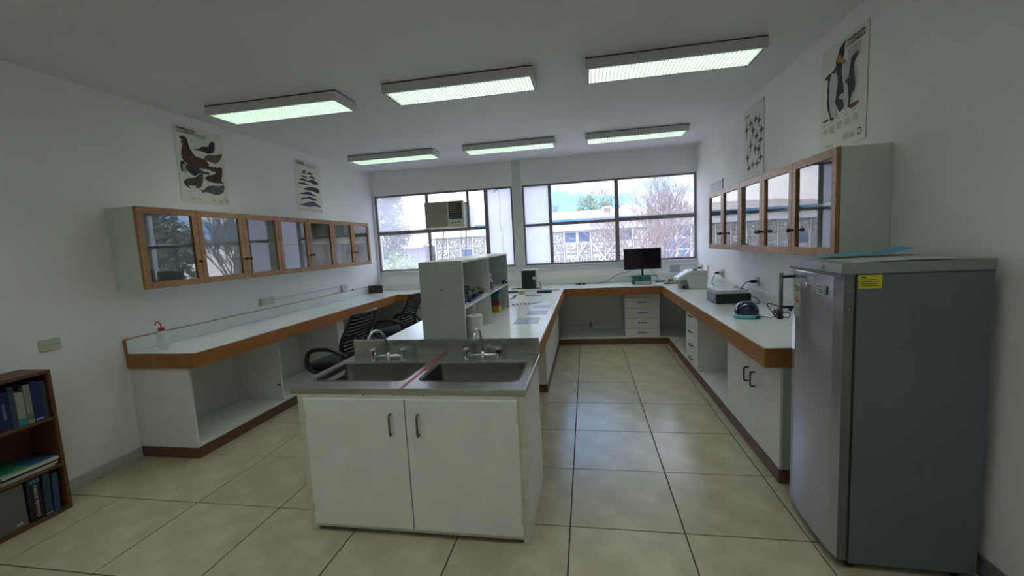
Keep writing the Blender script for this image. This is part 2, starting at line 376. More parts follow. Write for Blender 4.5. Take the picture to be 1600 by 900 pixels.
cols = [(-3.205, -1.968), (-1.563, -0.350), (0.038, 1.266)]
where = [['front row, left', 'front row, middle', 'front row, right'], ['window row, left', 'window row, middle', 'window row, right']]
desc = [['large fluorescent ceiling lamp in the near row, above the left cabinets', 'large fluorescent ceiling lamp in the middle of the near row', 'large fluorescent ceiling lamp in the near row, beside the penguin poster wall'],
        ['smaller-looking ceiling lamp of the far row, nearest the whale poster', 'ceiling lamp in the middle of the far row near the windows', 'ceiling lamp of the far row nearest the right wall']]
for r_, (a, b) in enumerate(rows):
    for c_, (p, q) in enumerate(cols): lamp(p, q, a, b, desc[r_][c_] if r_ < 2 else 'fluorescent ceiling lamp outside the photo, in the %s row, %s' % (['overhead', 'rearmost'][r_ - 2], ['over the bookcase side', 'over the room axis', 'over the freezer side'][c_]))

# ------------------------------------------------------------------ worktops
CT, CB = 0.8564, 0.7357
def fascia(t, x0, x1, y0, y1, m, z0=CB, z1=CT - 0.004, nm='wood_edge'): return bx(nm, m, t, x0, x1, y0, y1, z0, z1, 0.003)
LX, LY, BY, PX, PLX, RX, RY = -2.948, 2.6913, 6.2152, -0.3427, -1.6008, 1.0266, 2.7025
E_ = 0.028
t = thing('worktop', 'long white worktop with wooden edge along the left wall', 'worktop', (XL, LY, CB), group='white worktops with wooden edges')
bx('laminate_top', LAMTOP, t, XL + 0.002, LX - 0.004, LY + 0.004, BY, CT - 0.035, CT)
fascia(t, LX - E_, LX, LY, BY - 0.001, WOODY); fascia(t, XL + 0.001, LX - E_, LY, LY + E_, WOODX)
bx('backsplash', LAM, t, XL + 0.001, XL + 0.018, LY + 0.01, YB - 0.04, CT + 0.0005, 0.963, 0.002)
bx('backsplash_edge', WOODY, t, XL + 0.001, XL + 0.0185, LY + 0.011, YB - 0.04, 0.9635, 0.967)
bx('backsplash_end', WOODY, t, XL + 0.001, XL + 0.02, LY - 0.002, LY + 0.010, CT - 0.004, 0.966, 0.001)
t = thing('worktop', 'white worktop under the windows with a wooden front edge', 'worktop', (0, BY, CB), group='white worktops with wooden edges')
bx('laminate_top', LAMTOP, t, XL + 0.002, XR - 0.002, BY + 0.0005, YB - 0.001, CT - 0.035, CT)
fascia(t, LX, PLX, BY, BY + E_, WOODX); fascia(t, PX, RX, BY, BY + E_, WOODX)
bx('backsplash', LAM, t, XL + 0.03, XR, YB - 0.016, YB - 0.001, CT + 0.0005, 0.963, 0.002)
t = thing('worktop', 'white worktop with wooden edge along the right wall, ending at the fridge', 'worktop', (XR, RY, CB), group='white worktops with wooden edges')
bx('laminate_top', LAMTOP, t, RX + 0.004, XR - 0.002, RY + 0.004, BY, CT - 0.035, CT)
fascia(t, RX, RX + E_, RY, BY - 0.001, WOODY); fascia(t, RX + E_, XR - 0.002, RY, RY + E_, WOODX)
bx('backsplash', LAM, t, XR - 0.018, XR - 0.001, RY + 0.01, YB - 0.02, CT + 0.0005, 0.975, 0.002)
t = thing('worktop', 'white island worktop behind the steel sinks, joining the window bench', 'worktop', ((PX + PLX) / 2, 2.75, CB), group='white worktops with wooden edges')
bx('laminate_top', LAMTOP, t, PLX + 0.004, PX - 0.004, 2.725, BY, CT - 0.035, CT)
fascia(t, PX - E_, PX, 2.725, BY - 0.001, WOODY); fascia(t, PLX, PLX + E_, 2.725, BY - 0.001, WOODY)

# ------------------------------------------------------------------ base cabinets
ZS = 0.735
t = thing('base_cabinet', 'open white base cabinet on a dark plinth under the left worktop', 'cabinet', (XL, 2.71, 0))
lx = -3.055
bx('end_panel', PAINTW, t, XL + 0.002, lx, 2.7137, 2.732, 0.087, ZS, 0.001)
for y in (3.68, 4.71, 5.50): bx('divider', PAINTW, t, XL + 0.02, lx, y, y + 0.018, 0.107, ZS, 0.001)
bx('bottom_shelf', LAM, t, XL + 0.002, lx, 2.732, 6.30, 0.087, 0.106, 0.001)
bx('back_panel', PAINTW, t, XL + 0.002, XL + 0.018, 2.732, 6.86, 0.106, ZS)
bx('front_filler', PAINTW, t, lx - 0.016, lx, 4.728, 4.85, 0.107, ZS, 0.001)
bx('plinth', PLINTH, t, lx - 0.02, lx + 0.004, 2.712, 6.30, 0, 0.087, 0.002); bx('plinth', PLINTH, t, XL + 0.001, lx - 0.02, 2.712, 2.73, 0, 0.086, 0.001)
bx('corner_strip', PAINTW, t, XL + 0.001, XL + 0.008, 2.705, 2.7135, 0.0875, ZS)
bx('latch', HANDLED, t, lx - 0.045, lx - 0.01, 3.672, 3.68, 0.26, 0.275); 
# left under-window part
def drawer_stack(t, front, a, b, zs, facing, hm=HANDLED):
    """drawers between the heights zs on the plane 'front'; facing 'y' looks to -y, 'x' looks to -x"""
    for k in range(len(zs) - 1):
        z0, z1 = zs[k] + 0.003, zs[k + 1] - 0.003
        if facing == 'y':
            d = bx('drawer', PAINTW, t, a + 0.003, b - 0.003, front, front + 0.018, z0, z1, 0.0015)
            c = (a + b) / 2; z = z0 + (z1 - z0) * 0.56
            arc_handle('handle', hm, d, (c - 0.055, front, z), (c + 0.055, front, z), (0, -0.022, 0), 0.006)
        else:
            d = bx('drawer', PAINTW, t, front, front + 0.018, a + 0.003, b - 0.003, z0, z1, 0.0015)
            c = (a + b) / 2; z = z0 + (z1 - z0) * 0.58
            arc_handle('handle', hm, d, (front, c - 0.055, z), (front, c + 0.055, z), (-0.022, 0, 0), 0.006)
by = 6.318
t = thing('base_cabinet', 'base cabinet with drawers under the window worktop, behind the office chairs', 'cabinet', (-2.3, by, 0))
bx('plinth', PLINTH, t, lx + 0.01, -1.52, by - 0.012, by + 0.008, 0, 0.081, 0.001)
bx('bottom_shelf', LAM, t, lx + 0.01, -1.52, by + 0.008, YB - 0.02, 0.081, 0.10)
bx('back_panel', PAINTW, t, lx + 0.01, -1.5, YB - 0.018, YB - 0.002, 0.10, ZS)
bx('carcass', PAINTW, t, -2.93, -2.43, by + 0.02, YB - 0.02, 0.101, ZS)
drawer_stack(t, by, -2.93, -2.43, [0.10, 0.24, 0.385, 0.53, 0.69], 'y')
t = thing('base_cabinet', 'base cabinet under the window worktop with four drawers facing the aisle', 'cabinet', (0.4, by, 0))
bx('plinth', PLINTH, t, -0.44, 1.121, by - 0.012, by + 0.008, 0, 0.081, 0.001)
bx('bottom_shelf', LAM, t, -0.44, 1.65, by + 0.008, YB - 0.02, 0.081, 0.10)
bx('back_panel', PAINTW, t, -0.44, 1.65, YB - 0.018, YB - 0.002, 0.10, ZS)
bx('carcass', PAINTW, t, 0.522, 1.012, by + 0.02, YB - 0.02, 0.101, ZS)
bx('top_rail', PAINTW, t, 0.522, 1.012, by, by + 0.018, 0.688, 0.734, 0.001)
drawer_stack(t, by, 0.522, 1.012, [0.092, 0.232, 0.38, 0.528, 0.685], 'y')
MB().tube([(-0.42, YB - 0.03, 0.19), (0.515, YB - 0.03, 0.19)], 0.009, 6).build('water_pipe', PAINTW, t)
MB().tube([(0.03, YB - 0.035, 0.15), (0.03, YB - 0.035, 0.23)], 0.015, 6).build('pipe_valve', HANDLE, t)

rx = 1.123
t = thing('base_cabinet', 'white base cabinet on a dark plinth under the right worktop', 'cabinet', (XR, 2.72, 0))
bx('plinth', PLINTH, t, rx - 0.004, rx + 0.018, 2.716, 6.305, 0, 0.083, 0.002); bx('plinth', PLINTH, t, rx + 0.018, XR - 0.002, 2.716, 2.734, 0, 0.082, 0.001)
bx('bottom_shelf', LAM, t, rx + 0.004, XR - 0.002, 3.70, 6.305, 0.083, 0.10, 0.001)
bx('end_panel', GREYP, t, rx + 0.02, XR - 0.002, 2.727, 2.745, 0.083, ZS)
for y in (3.694, 4.66, 5.185): bx('divider', PAINTW, t, rx + 0.019, XR - 0.02, y, y + 0.016, 0.10, ZS)
bx('back_panel', PAINTW, t, XR - 0.018, XR - 0.002, 2.75, 6.80, 0.10, ZS)
for (a, b, hy) in ((2.722, 3.203, 3.115), (3.207, 3.694, 3.235)):
    d = bx('door', PAINTW, t, rx, rx + 0.018, a, b, 0.086, 0.732, 0.002)
    arc_handle('handle', HANDLED, d, (rx, hy, 0.48), (rx, hy, 0.58), (-0.03, 0, 0), 0.006)
drawer_stack(t, rx, 4.66, 5.20, [0.088, 0.235, 0.39, 0.54, 0.73], 'x')

px = -0.445
t = thing('base_cabinet', 'white island base cabinet with dark plinth beyond the sink unit', 'cabinet', (-0.97, 4.27, 0))
bx('carcass', PAINTW, t, -1.50, px - 0.02, 4.265, 6.30, 0.083, ZS, 0.001)
bx('plinth', PLINTH, t, -1.49, px + 0.004, 4.262, 6.303, 0, 0.082, 0.002)
for k in range(4):
    a = 4.27 + k * 0.508
    d = bx('door', PAINTW, t, px - 0.0195, px, a + 0.002, a + 0.506, 0.085, 0.732, 0.002)
    MB().lathe((px, a + (0.46 if k % 2 == 0 else 0.05), 0.55), [(0.006, 0), (0.006, 0.012), (0.012, 0.018), (0.012, 0.026)], 8, (1, 0, 0)).build('knob', HANDLED, d)

# ------------------------------------------------------------------ sink unit
t = thing('sink_unit', 'white sink cabinet with two steel basins in the foreground', 'sink', (-0.97, 2.35, 0))
sx0, sx1, sy0, sy1, ST, SB = -1.641, -0.3225, 2.030, 2.7116, 0.8293, 0.792
fx0, fx1, fy = -1.597, -0.334, 2.040
WORN = mat('worn_cream_frame_paint', (0.56, 0.57, 0.50), 0.5, noise=(22, 0.12), bump=(40, 0.08))
bx('side_panel', PAINTW, t, fx0, fx0 + 0.018, fy + 0.001, 2.68, 0.0, SB, 0.001); bx('side_panel', PAINTW, t, fx1 - 0.018, fx1, fy + 0.001, 2.68, 0.0, SB, 0.001)
bx('back_panel', PAINTW, t, fx0 + 0.018, fx1 - 0.018, 2.665, 2.68, 0.03, SB)
bx('bottom_panel', PAINTW, t, fx0 + 0.018, fx1 - 0.018, fy + 0.03, 2.665, 0.04, 0.055)
f = MB(); y0, y1 = fy - 0.012, fy + 0.0005
f.box(fx0, fx0 + 0.048, y0, y1, 0.0, SB).box(fx1 - 0.034, fx1, y0, y1, 0.0, SB).box(fx0 + 0.048, fx1 - 0.034, y0, y1, 0.768, SB).box(fx0 + 0.048, fx1 - 0.034, y0, y1, 0.022, 0.05)
f.build('front_frame', WORN, t)
bx('toe_board', BLACKF, t, fx0 + 0.03, fx1 - 0.03, fy + 0.02, fy + 0.03, 0.0, 0.03)
for (a, b, hx) in ((fx0 + 0.044, -0.968, -1.047), (-0.962, fx1 - 0.032, -0.893)):
    d = bx('door', PAINTW, t, a, b, y0 - 0.016, y0 - 0.0005, 0.048, 0.774, 0.002)
    arc_handle('handle', HANDLE, d, (hx, y0 - 0.016, 0.585), (hx, y0 - 0.016, 0.695), (0, -0.024, 0), 0.0065, label='grey bow handle')
    hxx = a + 0.002 if hx < -1 else b - 0.006
    for z in (0.12, 0.66): MB().tube([(hxx + 0.002, y0 - 0.018, z), (hxx + 0.002, y0 - 0.018, z + 0.05)], 0.004, 6).build('hinge', WORN, d)
# steel top with two basin cut-outs
def rrect(x0, x1, y0, y1, r, k=4):
    out = []
    for (cx, cy, a0) in ((x1 - r, y1 - r, 0), (x0 + r, y1 - r, 90), (x0 + r, y0 + r, 180), (x1 - r, y0 + r, 270)):
        for i in range(k + 1):
            a = math.radians(a0 + 90 * i / k); out.append((cx + r * math.cos(a), cy + r * math.sin(a)))
    return out
B1, B2 = (-1.588, -1.03, 2.155, 2.52), (-0.938, -0.386, 2.158, 2.525)
bm = bmesh.new(); loops = [[(sx0, sy0), (sx1, sy0), (sx1, sy1), (sx0, sy1)], rrect(*B1, 0.045), rrect(*B2, 0.045)]
o_ = wloc(t); es = []
for lp in loops:
    vs = [bm.verts.new((p[0] - o_.x, p[1] - o_.y, ST)) for p in lp]; es += [bm.edges.new((vs[i], vs[(i + 1) % len(vs)])) for i in range(len(vs))]
bmesh.ops.triangle_fill(bm, use_beauty=True, edges=es, normal=(0, 0, 1))
ret = bmesh.ops.extrude_face_region(bm, geom=bm.faces[:]); bmesh.ops.translate(bm, vec=(0, 0, -0.037), verts=[g for g in ret['geom'] if isinstance(g, bmesh.types.BMVert)])
bmesh.ops.recalc_face_normals(bm, faces=bm.faces[:]); me = bpy.data.meshes.new('steel_top'); bm.to_mesh(me); bm.free(); me.materials.append(STEEL)
top = bpy.data.objects.new('steel_top', me); COL.objects.link(top); top.parent = t
md = top.modifiers.new('bevel', 'BEVEL'); md.width = 0.003; md.segments = 2; md.limit_method = 'ANGLE'
for (x0, x1, y0_, y1_) in (B1, B2):
    rings = []
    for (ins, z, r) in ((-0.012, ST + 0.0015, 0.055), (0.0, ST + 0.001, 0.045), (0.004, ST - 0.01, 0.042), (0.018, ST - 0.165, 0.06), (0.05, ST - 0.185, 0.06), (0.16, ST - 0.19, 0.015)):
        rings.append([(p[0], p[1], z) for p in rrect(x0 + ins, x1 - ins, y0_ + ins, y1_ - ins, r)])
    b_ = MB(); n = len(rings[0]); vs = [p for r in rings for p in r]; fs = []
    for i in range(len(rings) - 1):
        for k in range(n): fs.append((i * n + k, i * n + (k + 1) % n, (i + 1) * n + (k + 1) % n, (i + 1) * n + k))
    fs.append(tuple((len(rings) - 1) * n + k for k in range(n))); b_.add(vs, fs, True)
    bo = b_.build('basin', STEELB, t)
    MB().lathe(((x0 + x1) / 2, (y0_ + y1_) / 2, ST - 0.1895), [(0.0, 0.001), (0.04, 0.002), (0.042, 0.0)], 16).build('drain', CHROME, bo)
bs = MB().box(sx0 + 0.004, sx1 - 0.002, sy1 - 0.012, sy1 + 0.004, ST + 0.0005, 0.937); bs.build('steel_backsplash', STEEL, t, bev=0.002)
RED = mat('red_tape', (0.42, 0.03, 0.03), 0.4)
MB().box(-0.993, -0.975, sy0 + 0.001, sy1 - 0.014, ST + 0.0002, ST + 0.0012).build('red_tape_strip', RED, t, label='red tape strip between the basins')
def faucet(cx, cy, k=1.0):
    f = MB().tube([(cx - 0.115, cy, ST + 0.022), (cx + 0.115, cy, ST + 0.022)], 0.010, 8).lathe((cx, cy, ST), [(0.02, 0.0), (0.02, 0.012), (0.014, 0.03), (0.014, 0.045)], 12)
    fo = f.build('faucet', CHROME, t, label='chrome bridge mixer tap')
    for s_ in (-1, 1):
        MB().lathe((cx + s_ * 0.108, cy, ST), [(0.022, 0.0), (0.022, 0.008), (0.013, 0.014), (0.013, 0.028), (0.021, 0.034), (0.023, 0.06), (0.018, 0.072), (0.0, 0.075)], 8, smooth=False).build('tap_handle', CHROME, fo)
    pts = spline([(cx, cy, ST + 0.04), (cx - 0.006 * k, cy - 0.01, ST + 0.13), (cx - 0.022 * k, cy - 0.035, ST + 0.19), (cx - 0.05 * k, cy - 0.075, ST + 0.205), (cx - 0.068 * k, cy - 0.105, ST + 0.175), (cx - 0.073 * k, cy - 0.112, ST + 0.15)], 5)
    MB().tube(pts, 0.0085, 10).tube([pts[-3], pts[-1]], 0.012, 10).build('spout', CHROME, fo)
faucet(-1.33, 2.60); faucet(-0.68, 2.605, 0.25)
for p in ((-1.2, 2.0365), (-0.86, 2.0365)):
    MB().lathe((p[0], 2.030, 0.792), [(0.004, 0), (0.004, 0.003)], 6, (0, -1, 0)).build('screw', HANDLED, t)

# ------------------------------------------------------------------ shelf unit on the island
t = thing('bench_shelf_unit', 'white two-tier open shelf unit standing on the island worktop', 'shelf', (-1.0, 3.65, CT))
hx0, hx1, hy0, hy1, HT, HM = -1.166, -0.8525, 2.8306, 4.55, 1.4559, 1.13
bx('end_panel', GREYP, t, hx0, hx1, hy0, hy0 + 0.016, CT, HT, 0.001, label='grey-green end panel with a small hole')
bx('end_panel', GREYP, t, hx0, hx1 - 0.002, hy1 - 0.016, hy1, CT, HT, 0.001)
bx('back_panel', GREYP, t, hx0, hx0 + 0.014, hy0 + 0.016, hy1 - 0.016, CT, HT - 0.016)
bx('top_board', LAM, t, hx0, hx1, hy0 + 0.016, hy1 - 0.016, HT - 0.016, HT, 0.001)
bx('divider', PAINTW, t, hx0 + 0.014, hx1, 3.655, 3.67, CT, HT - 0.016, 0.001)
bx('divider', PAINTW, t, hx0 + 0.10, hx1, 3.11, 3.125, CT, HM - 0.016, 0.001)
bx('middle_shelf', LAM, t, hx0 + 0.014, hx1, hy0 + 0.016, 3.654, HM - 0.016, HM, 0.001); bx('middle_shelf', LAM, t, hx0 + 0.014, hx1, 3.671, hy1 - 0.016, HM - 0.016, HM, 0.001)
bx('edge_strip', LAM, t, hx1, hx1 + 0.003, hy0, hy0 + 0.016, CT + 0.001, HT, 0.0)
MB().lathe((-1.01, hy0 + 0.001, 1.26), [(0.007, 0), (0.007, 0.002)], 8, (0, -1, 0)).build('screw', HANDLE, t)

# ------------------------------------------------------------------ wall cabinets with glass doors
def wall_cabinet(label, xw, xf, y0, ys, z0, z1, knobs, side):
    """run of glass-door cabinets; ys door boundaries from near to far; side +1: doors look to +x"""
    t = thing('wall_cabinet', label, 'cabinet', (xw, y0, z0))
    y1 = ys[-1]; s = side; w_ = 0.018; fd = 0.024
    a, b = (xw, xf - s * fd)
    lo, hi = min(a, b), max(a, b)
    bx('side_panel', CABSIDE, t, lo + (0.001 if s > 0 else 0), hi - (0.001 if s < 0 else 0), y0, y0 + w_, z0, z1, 0.001)
    bx('side_panel', CABSIDE, t, lo + (0.001 if s > 0 else 0), hi - (0.001 if s < 0 else 0), y1 - w_, y1, z0, z1, 0.001)
    bx('top_panel', CABSIDE, t, lo, hi, y0 + w_, y1 - w_, z1 - w_, z1); bx('bottom_panel', CABSIDE, t, lo, hi, y0 + w_, y1 - w_, z0, z0 + w_)
    bp = (xw, xw + s * 0.008); bx('back_panel', LAM, t, min(bp), max(bp), y0 + w_, y1 - w_, z0 + w_, z1 - w_)
    sh = (xw + s * 0.01, xf - s * 0.06); zm = 1.685
    prev = y0 + w_
    for k in range(1, len(ys)):
        e = ys[k] if k < len(ys) - 1 else y1 - w_
        if knobs[k - 1] == 'far' or k == 1 or True:
            bx('inner_shelf', LAM, t, min(sh), max(sh), prev, e - (w_ if (k in DIV and k < len(ys) - 1) else 0), zm, zm + 0.016)
        if k in DIV and k < len(ys) - 1:
            bx('divider', CABSIDE, t, lo + 0.01, hi - 0.004, ys[k] - w_ / 2, ys[k] + w_ / 2, z0 + w_, z1 - w_)
        prev = e + (w_ / 2 if k in DIV else 0)
    for k in range(len(ys) - 1):
        a, b = ys[k] + 0.002, ys[k + 1] - 0.002; fw = 0.048; d0, d1 = sorted((xf - s * (fd - 0.001), xf))
        f = MB().box(d0, d1, a, a + fw, z0 - 0.004, z1 + 0.002).box(d0, d1, b - fw, b, z0 - 0.004, z1 + 0.002).box(d0, d1, a + fw, b - fw, z1 - fw, z1 + 0.002).box(d0, d1, a + fw, b - fw, z0 - 0.004, z0 + fw)
        d = f.build('door', WOODF, t, bev=0.002)
        g0, g1 = sorted((xf - s * 0.018, xf - s * 0.014)); bx('pane', GLASSC, d, g0, g1, a + fw - 0.003, b - fw + 0.003, z0 + fw - 0.003, z1 - fw + 0.003)
        ky = a + 0.024 if knobs[k] == 'near' else b - 0.024
        MB().lathe((xf, ky, 1.545), [(0.008, 0.0), (0.007, 0.014), (0.013, 0.022), (0.016, 0.032), (0.012, 0.040), (0.0, 0.043)], 10, (s, 0, 0)).build('knob', KNOBW, d)
    return t
DIV = (1, 3, 5)
wall_cabinet('long wooden-framed glass wall cabinet with seven doors on the left wall', XL, -3.3195, 2.7024, [2.7024, 3.2141, 3.715, 4.2099, 4.7197, 5.2205, 5.722, 6.199], 1.3544, 1.9819,
             ['far', 'far', 'near', 'far', 'near', 'far', 'near'], 1)
DIV = (1, 3)
wall_cabinet('five-door glass wall cabinet on the right wall above the fridge', XR, 1.3924, 2.7133, [2.7133, 3.2397, 3.7484, 4.2535, 4.7622, 5.2651], 1.3843, 1.995,
             ['far', 'far', 'near', 'far', 'near'], -1)
bx('storage_box', mat('dim_grey_box', (0.22, 0.23, 0.23), 0.7), None, -3.56, -3.38, 2.84, 3.05, 1.3725, 1.50, 0.003, label='dim grey box inside the nearest door of the left glass cabinet', cat='box')

# ------------------------------------------------------------------ fridge
t = thing('upright_freezer', 'grey single-door upright freezer against the right wall', 'freezer', (1.065, 2.016, 0), -0.034)
w_, d_, FT = 0.506, 0.545, 1.397
def L(): return MB()
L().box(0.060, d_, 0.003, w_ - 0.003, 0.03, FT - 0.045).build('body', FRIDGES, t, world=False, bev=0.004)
# door with gently curved front
out = [(0.046, 0.0)]
for k in range(9):
    u = k / 8; out.append((0.006 - 0.012 * math.sin(PI * u) + (0.006 if k in (0, 8) else 0), 0.004 + (w_ - 0.008) * u))
out.append((0.046, w_))
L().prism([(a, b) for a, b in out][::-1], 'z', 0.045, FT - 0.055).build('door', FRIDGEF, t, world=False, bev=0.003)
dr = bpy.data.objects[[o.name for o in t.children if o.name.startswith('door')][0]]
L().box(0.010, 0.047, -0.0015, 0.0, 0.046, FT - 0.056).build('door_edge_trim', mat('door_edge_grey', (0.13, 0.125, 0.125), 0.35), dr, world=False, label='dark grey edge of the door')
L().box(-0.001, 0.05, 0.0, w_, FT - 0.053, FT - 0.047).build('door_cap', FRIDGET, dr, world=False)
tp = L().prism([(-0.004, FT - 0.042), (0.0, FT - 0.004), (0.012, FT), (d_, FT), (d_, FT - 0.044), (0.0, FT - 0.046)], 'y', -0.003, w_ + 0.003).build('top_cover', FRIDGET, t, world=False, bev=0.002)
L().box(0.0475, 0.0595, 0.006, w_ - 0.006, 0.05, FT - 0.06).build('door_seal', BLACKP, t, world=False)
for (fx, fyy) in ((0.08, 0.04), (0.08, w_ - 0.04), (d_ - 0.06, 0.04), (d_ - 0.06, w_ - 0.04)):
    L().lathe((fx, fyy, 0), [(0.02, 0), (0.02, 0.03)], 10).build('foot', BLACKP, t, world=False)
h = L().tube([(-0.062, w_ - 0.05, 1.115), (-0.062, w_ - 0.05, 1.325)], 0.0095, 8); h.build('handle', HANDLE, dr, world=False, label='grey bar handle')
for z in (1.14, 1.305): L().tube([(0.003, w_ - 0.05, z), (-0.060, w_ - 0.05, z)], 0.008, 8).build('handle_mount', BLACKP, dr, world=False)
L().lathe((-0.005, 0.30, 1.275), [(0.012, 0.0), (0.012, 0.006), (0.008, 0.01)], 12, (-1, 0, 0)).build('lock', CHROME, dr, world=False)
L().lathe((-0.003, 0.155, FT - 0.022), [(0.008, 0.0), (0.007, 0.004), (0.0, 0.006)], 10, (-1, 0, 0)).build('cover_screw', CHROME, tp, world=False)
ST1 = mat('sticker_white', (0.62, 0.64, 0.60), 0.5)
sg = L().box(-0.0070, -0.002, 0.13, 0.20, 1.245, 1.295).build('brand_plate', ST1, dr, world=False)
for k in range(3): L().box(-0.0076, -0.0069, 0.14, 0.19, 1.255 + k * 0.012, 1.260 + k * 0.012).build('printed_line', HANDLED, sg, world=False)
L().box(-0.0055, -0.001, 0.108, 0.115, 1.25, 1.29).build('indicator', BLACKP, dr, world=False)
es_ = L().box(-0.0038, 0.003, 0.375, 0.445, 1.10, 1.30).build('energy_label', mat('sticker_pale', (0.50, 0.53, 0.45), 0.5), dr, world=False, label='energy label with green to red bars')
for k, c in enumerate([(0.03, 0.25, 0.08), (0.12, 0.40, 0.10), (0.55, 0.50, 0.05), (0.65, 0.28, 0.04), (0.55, 0.08, 0.04)]):
    L().box(-0.0046, -0.0037, 0.43 - 0.022 - k * 0.005, 0.43, 1.248 - k * 0.018, 1.260 - k * 0.018).build('energy_bar', mat('energy%d' % k, c, 0.5), es_, world=False)
L().box(-0.0046, -0.0037, 0.385, 0.398, 1.235, 1.255).build('energy_mark', BLACKP, es_, world=False)
YEL = mat('yellow_sticker', (0.60, 0.54, 0.02), 0.5)
ys_ = L().box(0.064, 0.150, 0.0015, 0.0028, 1.288, 1.345).build('warning_sticker', YEL, t, world=False, label='yellow warning sticker')
for k in range(5): L().box(0.070, 0.094 if k == 0 else 0.142 - 0.012 * (k % 2), 0.0008, 0.0015, 1.334 - k * 0.009, 1.3365 - k * 0.009 + (0.002 if k == 0 else 0)).build('printed_line', HANDLED, ys_, world=False)
for z in (1.28, 1.20): L().lathe((0.03, -0.0015, z), [(0.003, 0), (0.003, 0.001)], 6, (0, -1, 0)).build('edge_screw', CHROME, dr, world=False)
for z in (0.35, 0.72, 1.0):
    pass
# papers on the freezer top
def sheet(name, label, cat, m, corners, lift, curl=0.0, th=0.0012, n=8, group=None):
    """thin sheet through four world corners, with a soft wave; real thickness"""
    c = [Vector(p) for p in corners]; mb = MB(); vs = []
    for lv in (0, 1):
        for i in range(n + 1):
            for j in range(n + 1):
                u, v = i / n, j / n; p = c[0] * (1 - u) * (1 - v) + c[1] * u * (1 - v) + c[2] * u * v + c[3] * (1 - u) * v
                p = p + Vector((0, 0, lift * (0.5 - 0.5 * math.cos(2 * PI * u)) + curl * max(0, u - 0.5) ** 2 * 4 + (th if lv else 0))); vs.append(p)
    N = (n + 1) ** 2; fs = []
    for i in range(n):
        for j in range(n):
            a = i * (n + 1) + j; q = (a, a + 1, a + n + 2, a + n + 1); fs.append(q[::-1]); fs.append(tuple(N + k for k in q))
    edge = [i * (n + 1) for i in range(n + 1)] + [n * (n + 1) + j for j in range(1, n + 1)] + [i * (n + 1) + n for i in range(n - 1, -1, -1)] + [j for j in range(n - 1, 0, -1)]
    for k in range(len(edge)):
        a, b = edge[k], edge[(k + 1) % len(edge)]; fs.append((a, b, N + b, N + a))
    mb.add(vs, fs); return mb.build(name, m, None, label=label, cat=cat, group=group)
FTW = FT + 0.001
sheet('paper_sheet', 'pale glossy paper lying flat on top of the grey freezer', 'paper', mat('pale_paper', (0.42, 0.46, 0.40), 0.35), [(1.12, 2.03, FTW), (1.52, 2.01, FTW), (1.50, 2.36, FTW), (1.12, 2.38, FTW)], 0.004, 0.006)
sheet('paper_folder', 'bright blue folded paper curling up on top of the grey freezer', 'paper', mat('blue_paper', (0.06, 0.33, 0.48), 0.4), [(1.14, 2.30, FTW + 0.013), (1.49, 2.25, FTW + 0.013), (1.53, 2.43, FTW + 0.013), (1.18, 2.47, FTW + 0.013)], 0.006, 0.028)

# ------------------------------------------------------------------ bookcase with books
t = thing('bookcase', 'low wooden bookcase with textbooks against the left wall', 'bookcase', (XL + 0.12, 1.6, 0))
bx0, bx1, b0, b1, BT = XL + 0.003, -3.35, 1.22, 2.069, 0.921
bx('side_panel', BOOKWOOD, t, bx0, bx1, b1 - 0.02, b1, 0, BT, 0.002); bx('side_panel', BOOKWOOD, t, bx0, bx1, b0, b0 + 0.02, 0, BT, 0.002)
bx('top_board', BOOKWOOD, t, bx0, bx1, b0 + 0.02, b1 - 0.02, BT - 0.02, BT, 0.002)
bx('back_panel', BOOKWOOD, t, bx0, bx0 + 0.008, b0 + 0.02, b1 - 0.02, 0.01, BT - 0.02)
for z in (0.003, 0.295, 0.602): bx('shelf_board', BOOKWOOD, t, bx0 + 0.008, bx1 - 0.001, b0 + 0.02, b1 - 0.02, z, z + 0.018, 0.001)
def book(y, th, h, dep, zb, col, label, title=None, tcol=(0.75, 0.78, 0.8), band=None, tilt=0.0, rough=0.35):
    o = thing('book', label, 'book', (bx1 - 0.015, y, zb), group='books in the wooden bookcase')
    o.rotation_euler = (tilt, 0, 0)
    col = tuple(c * 0.75 for c in col)
    m = mat('cover_%d_%d_%d' % tuple(int(c * 255) for c in col), col, rough)
    g = 0.0025
    L().box(-dep, 0, 0, g, 0, h).box(-dep, 0, th - g, th, 0, h).box(-g, 0, g, th - g, 0, h).build('cover', m, o, world=False)
    L().box(-dep + 0.004, -g, g, th - g, 0.003, h - 0.003).build('pages', mat('pages', (0.55, 0.53, 0.45), 0.8), o, world=False)
    if band: L().box(0.0, 0.0006, 0.001, th - 0.001, h * band[1], h * band[2]).build('spine_band', mat('band_%s' % label[:12], band[0], 0.4), o, world=False)
    if title == 'marks':
        r = random.Random(int(y * 1000)); mb = MB(); z = h * 0.72
        while z > h * 0.30:
            s_ = r.uniform(0.003, 0.007); y_ = th * 0.42
            mb.add([(0.0008, y_, z), (0.0008, y_ + th * 0.2, z), (0.0008, y_ + th * 0.2, z - s_), (0.0008, y_, z - s_)], [(0, 1, 2, 3)]); z -= s_ + 0.003
        mb.build('spine_marks', mat('title_%d' % int(tcol[0] * 255), tcol, 0.5), o, world=False, fix=False)
    elif title: text('spine_title', title, th * 0.46, mat('title_%d' % int(tcol[0] * 255), tcol, 0.5), o, (0.0009, th * 0.32, h * 0.84), (0, PI / 2, 0))
    return o
navy, dnavy, steelb = (0.012, 0.025, 0.11), (0.01, 0.016, 0.06), (0.06, 0.10, 0.15)
z1 = 0.6205
book(2.013, 0.028, 0.235, 0.17, z1, (0.05, 0.07, 0.11), 'slate grey book on the upper shelf, against the bookcase side')
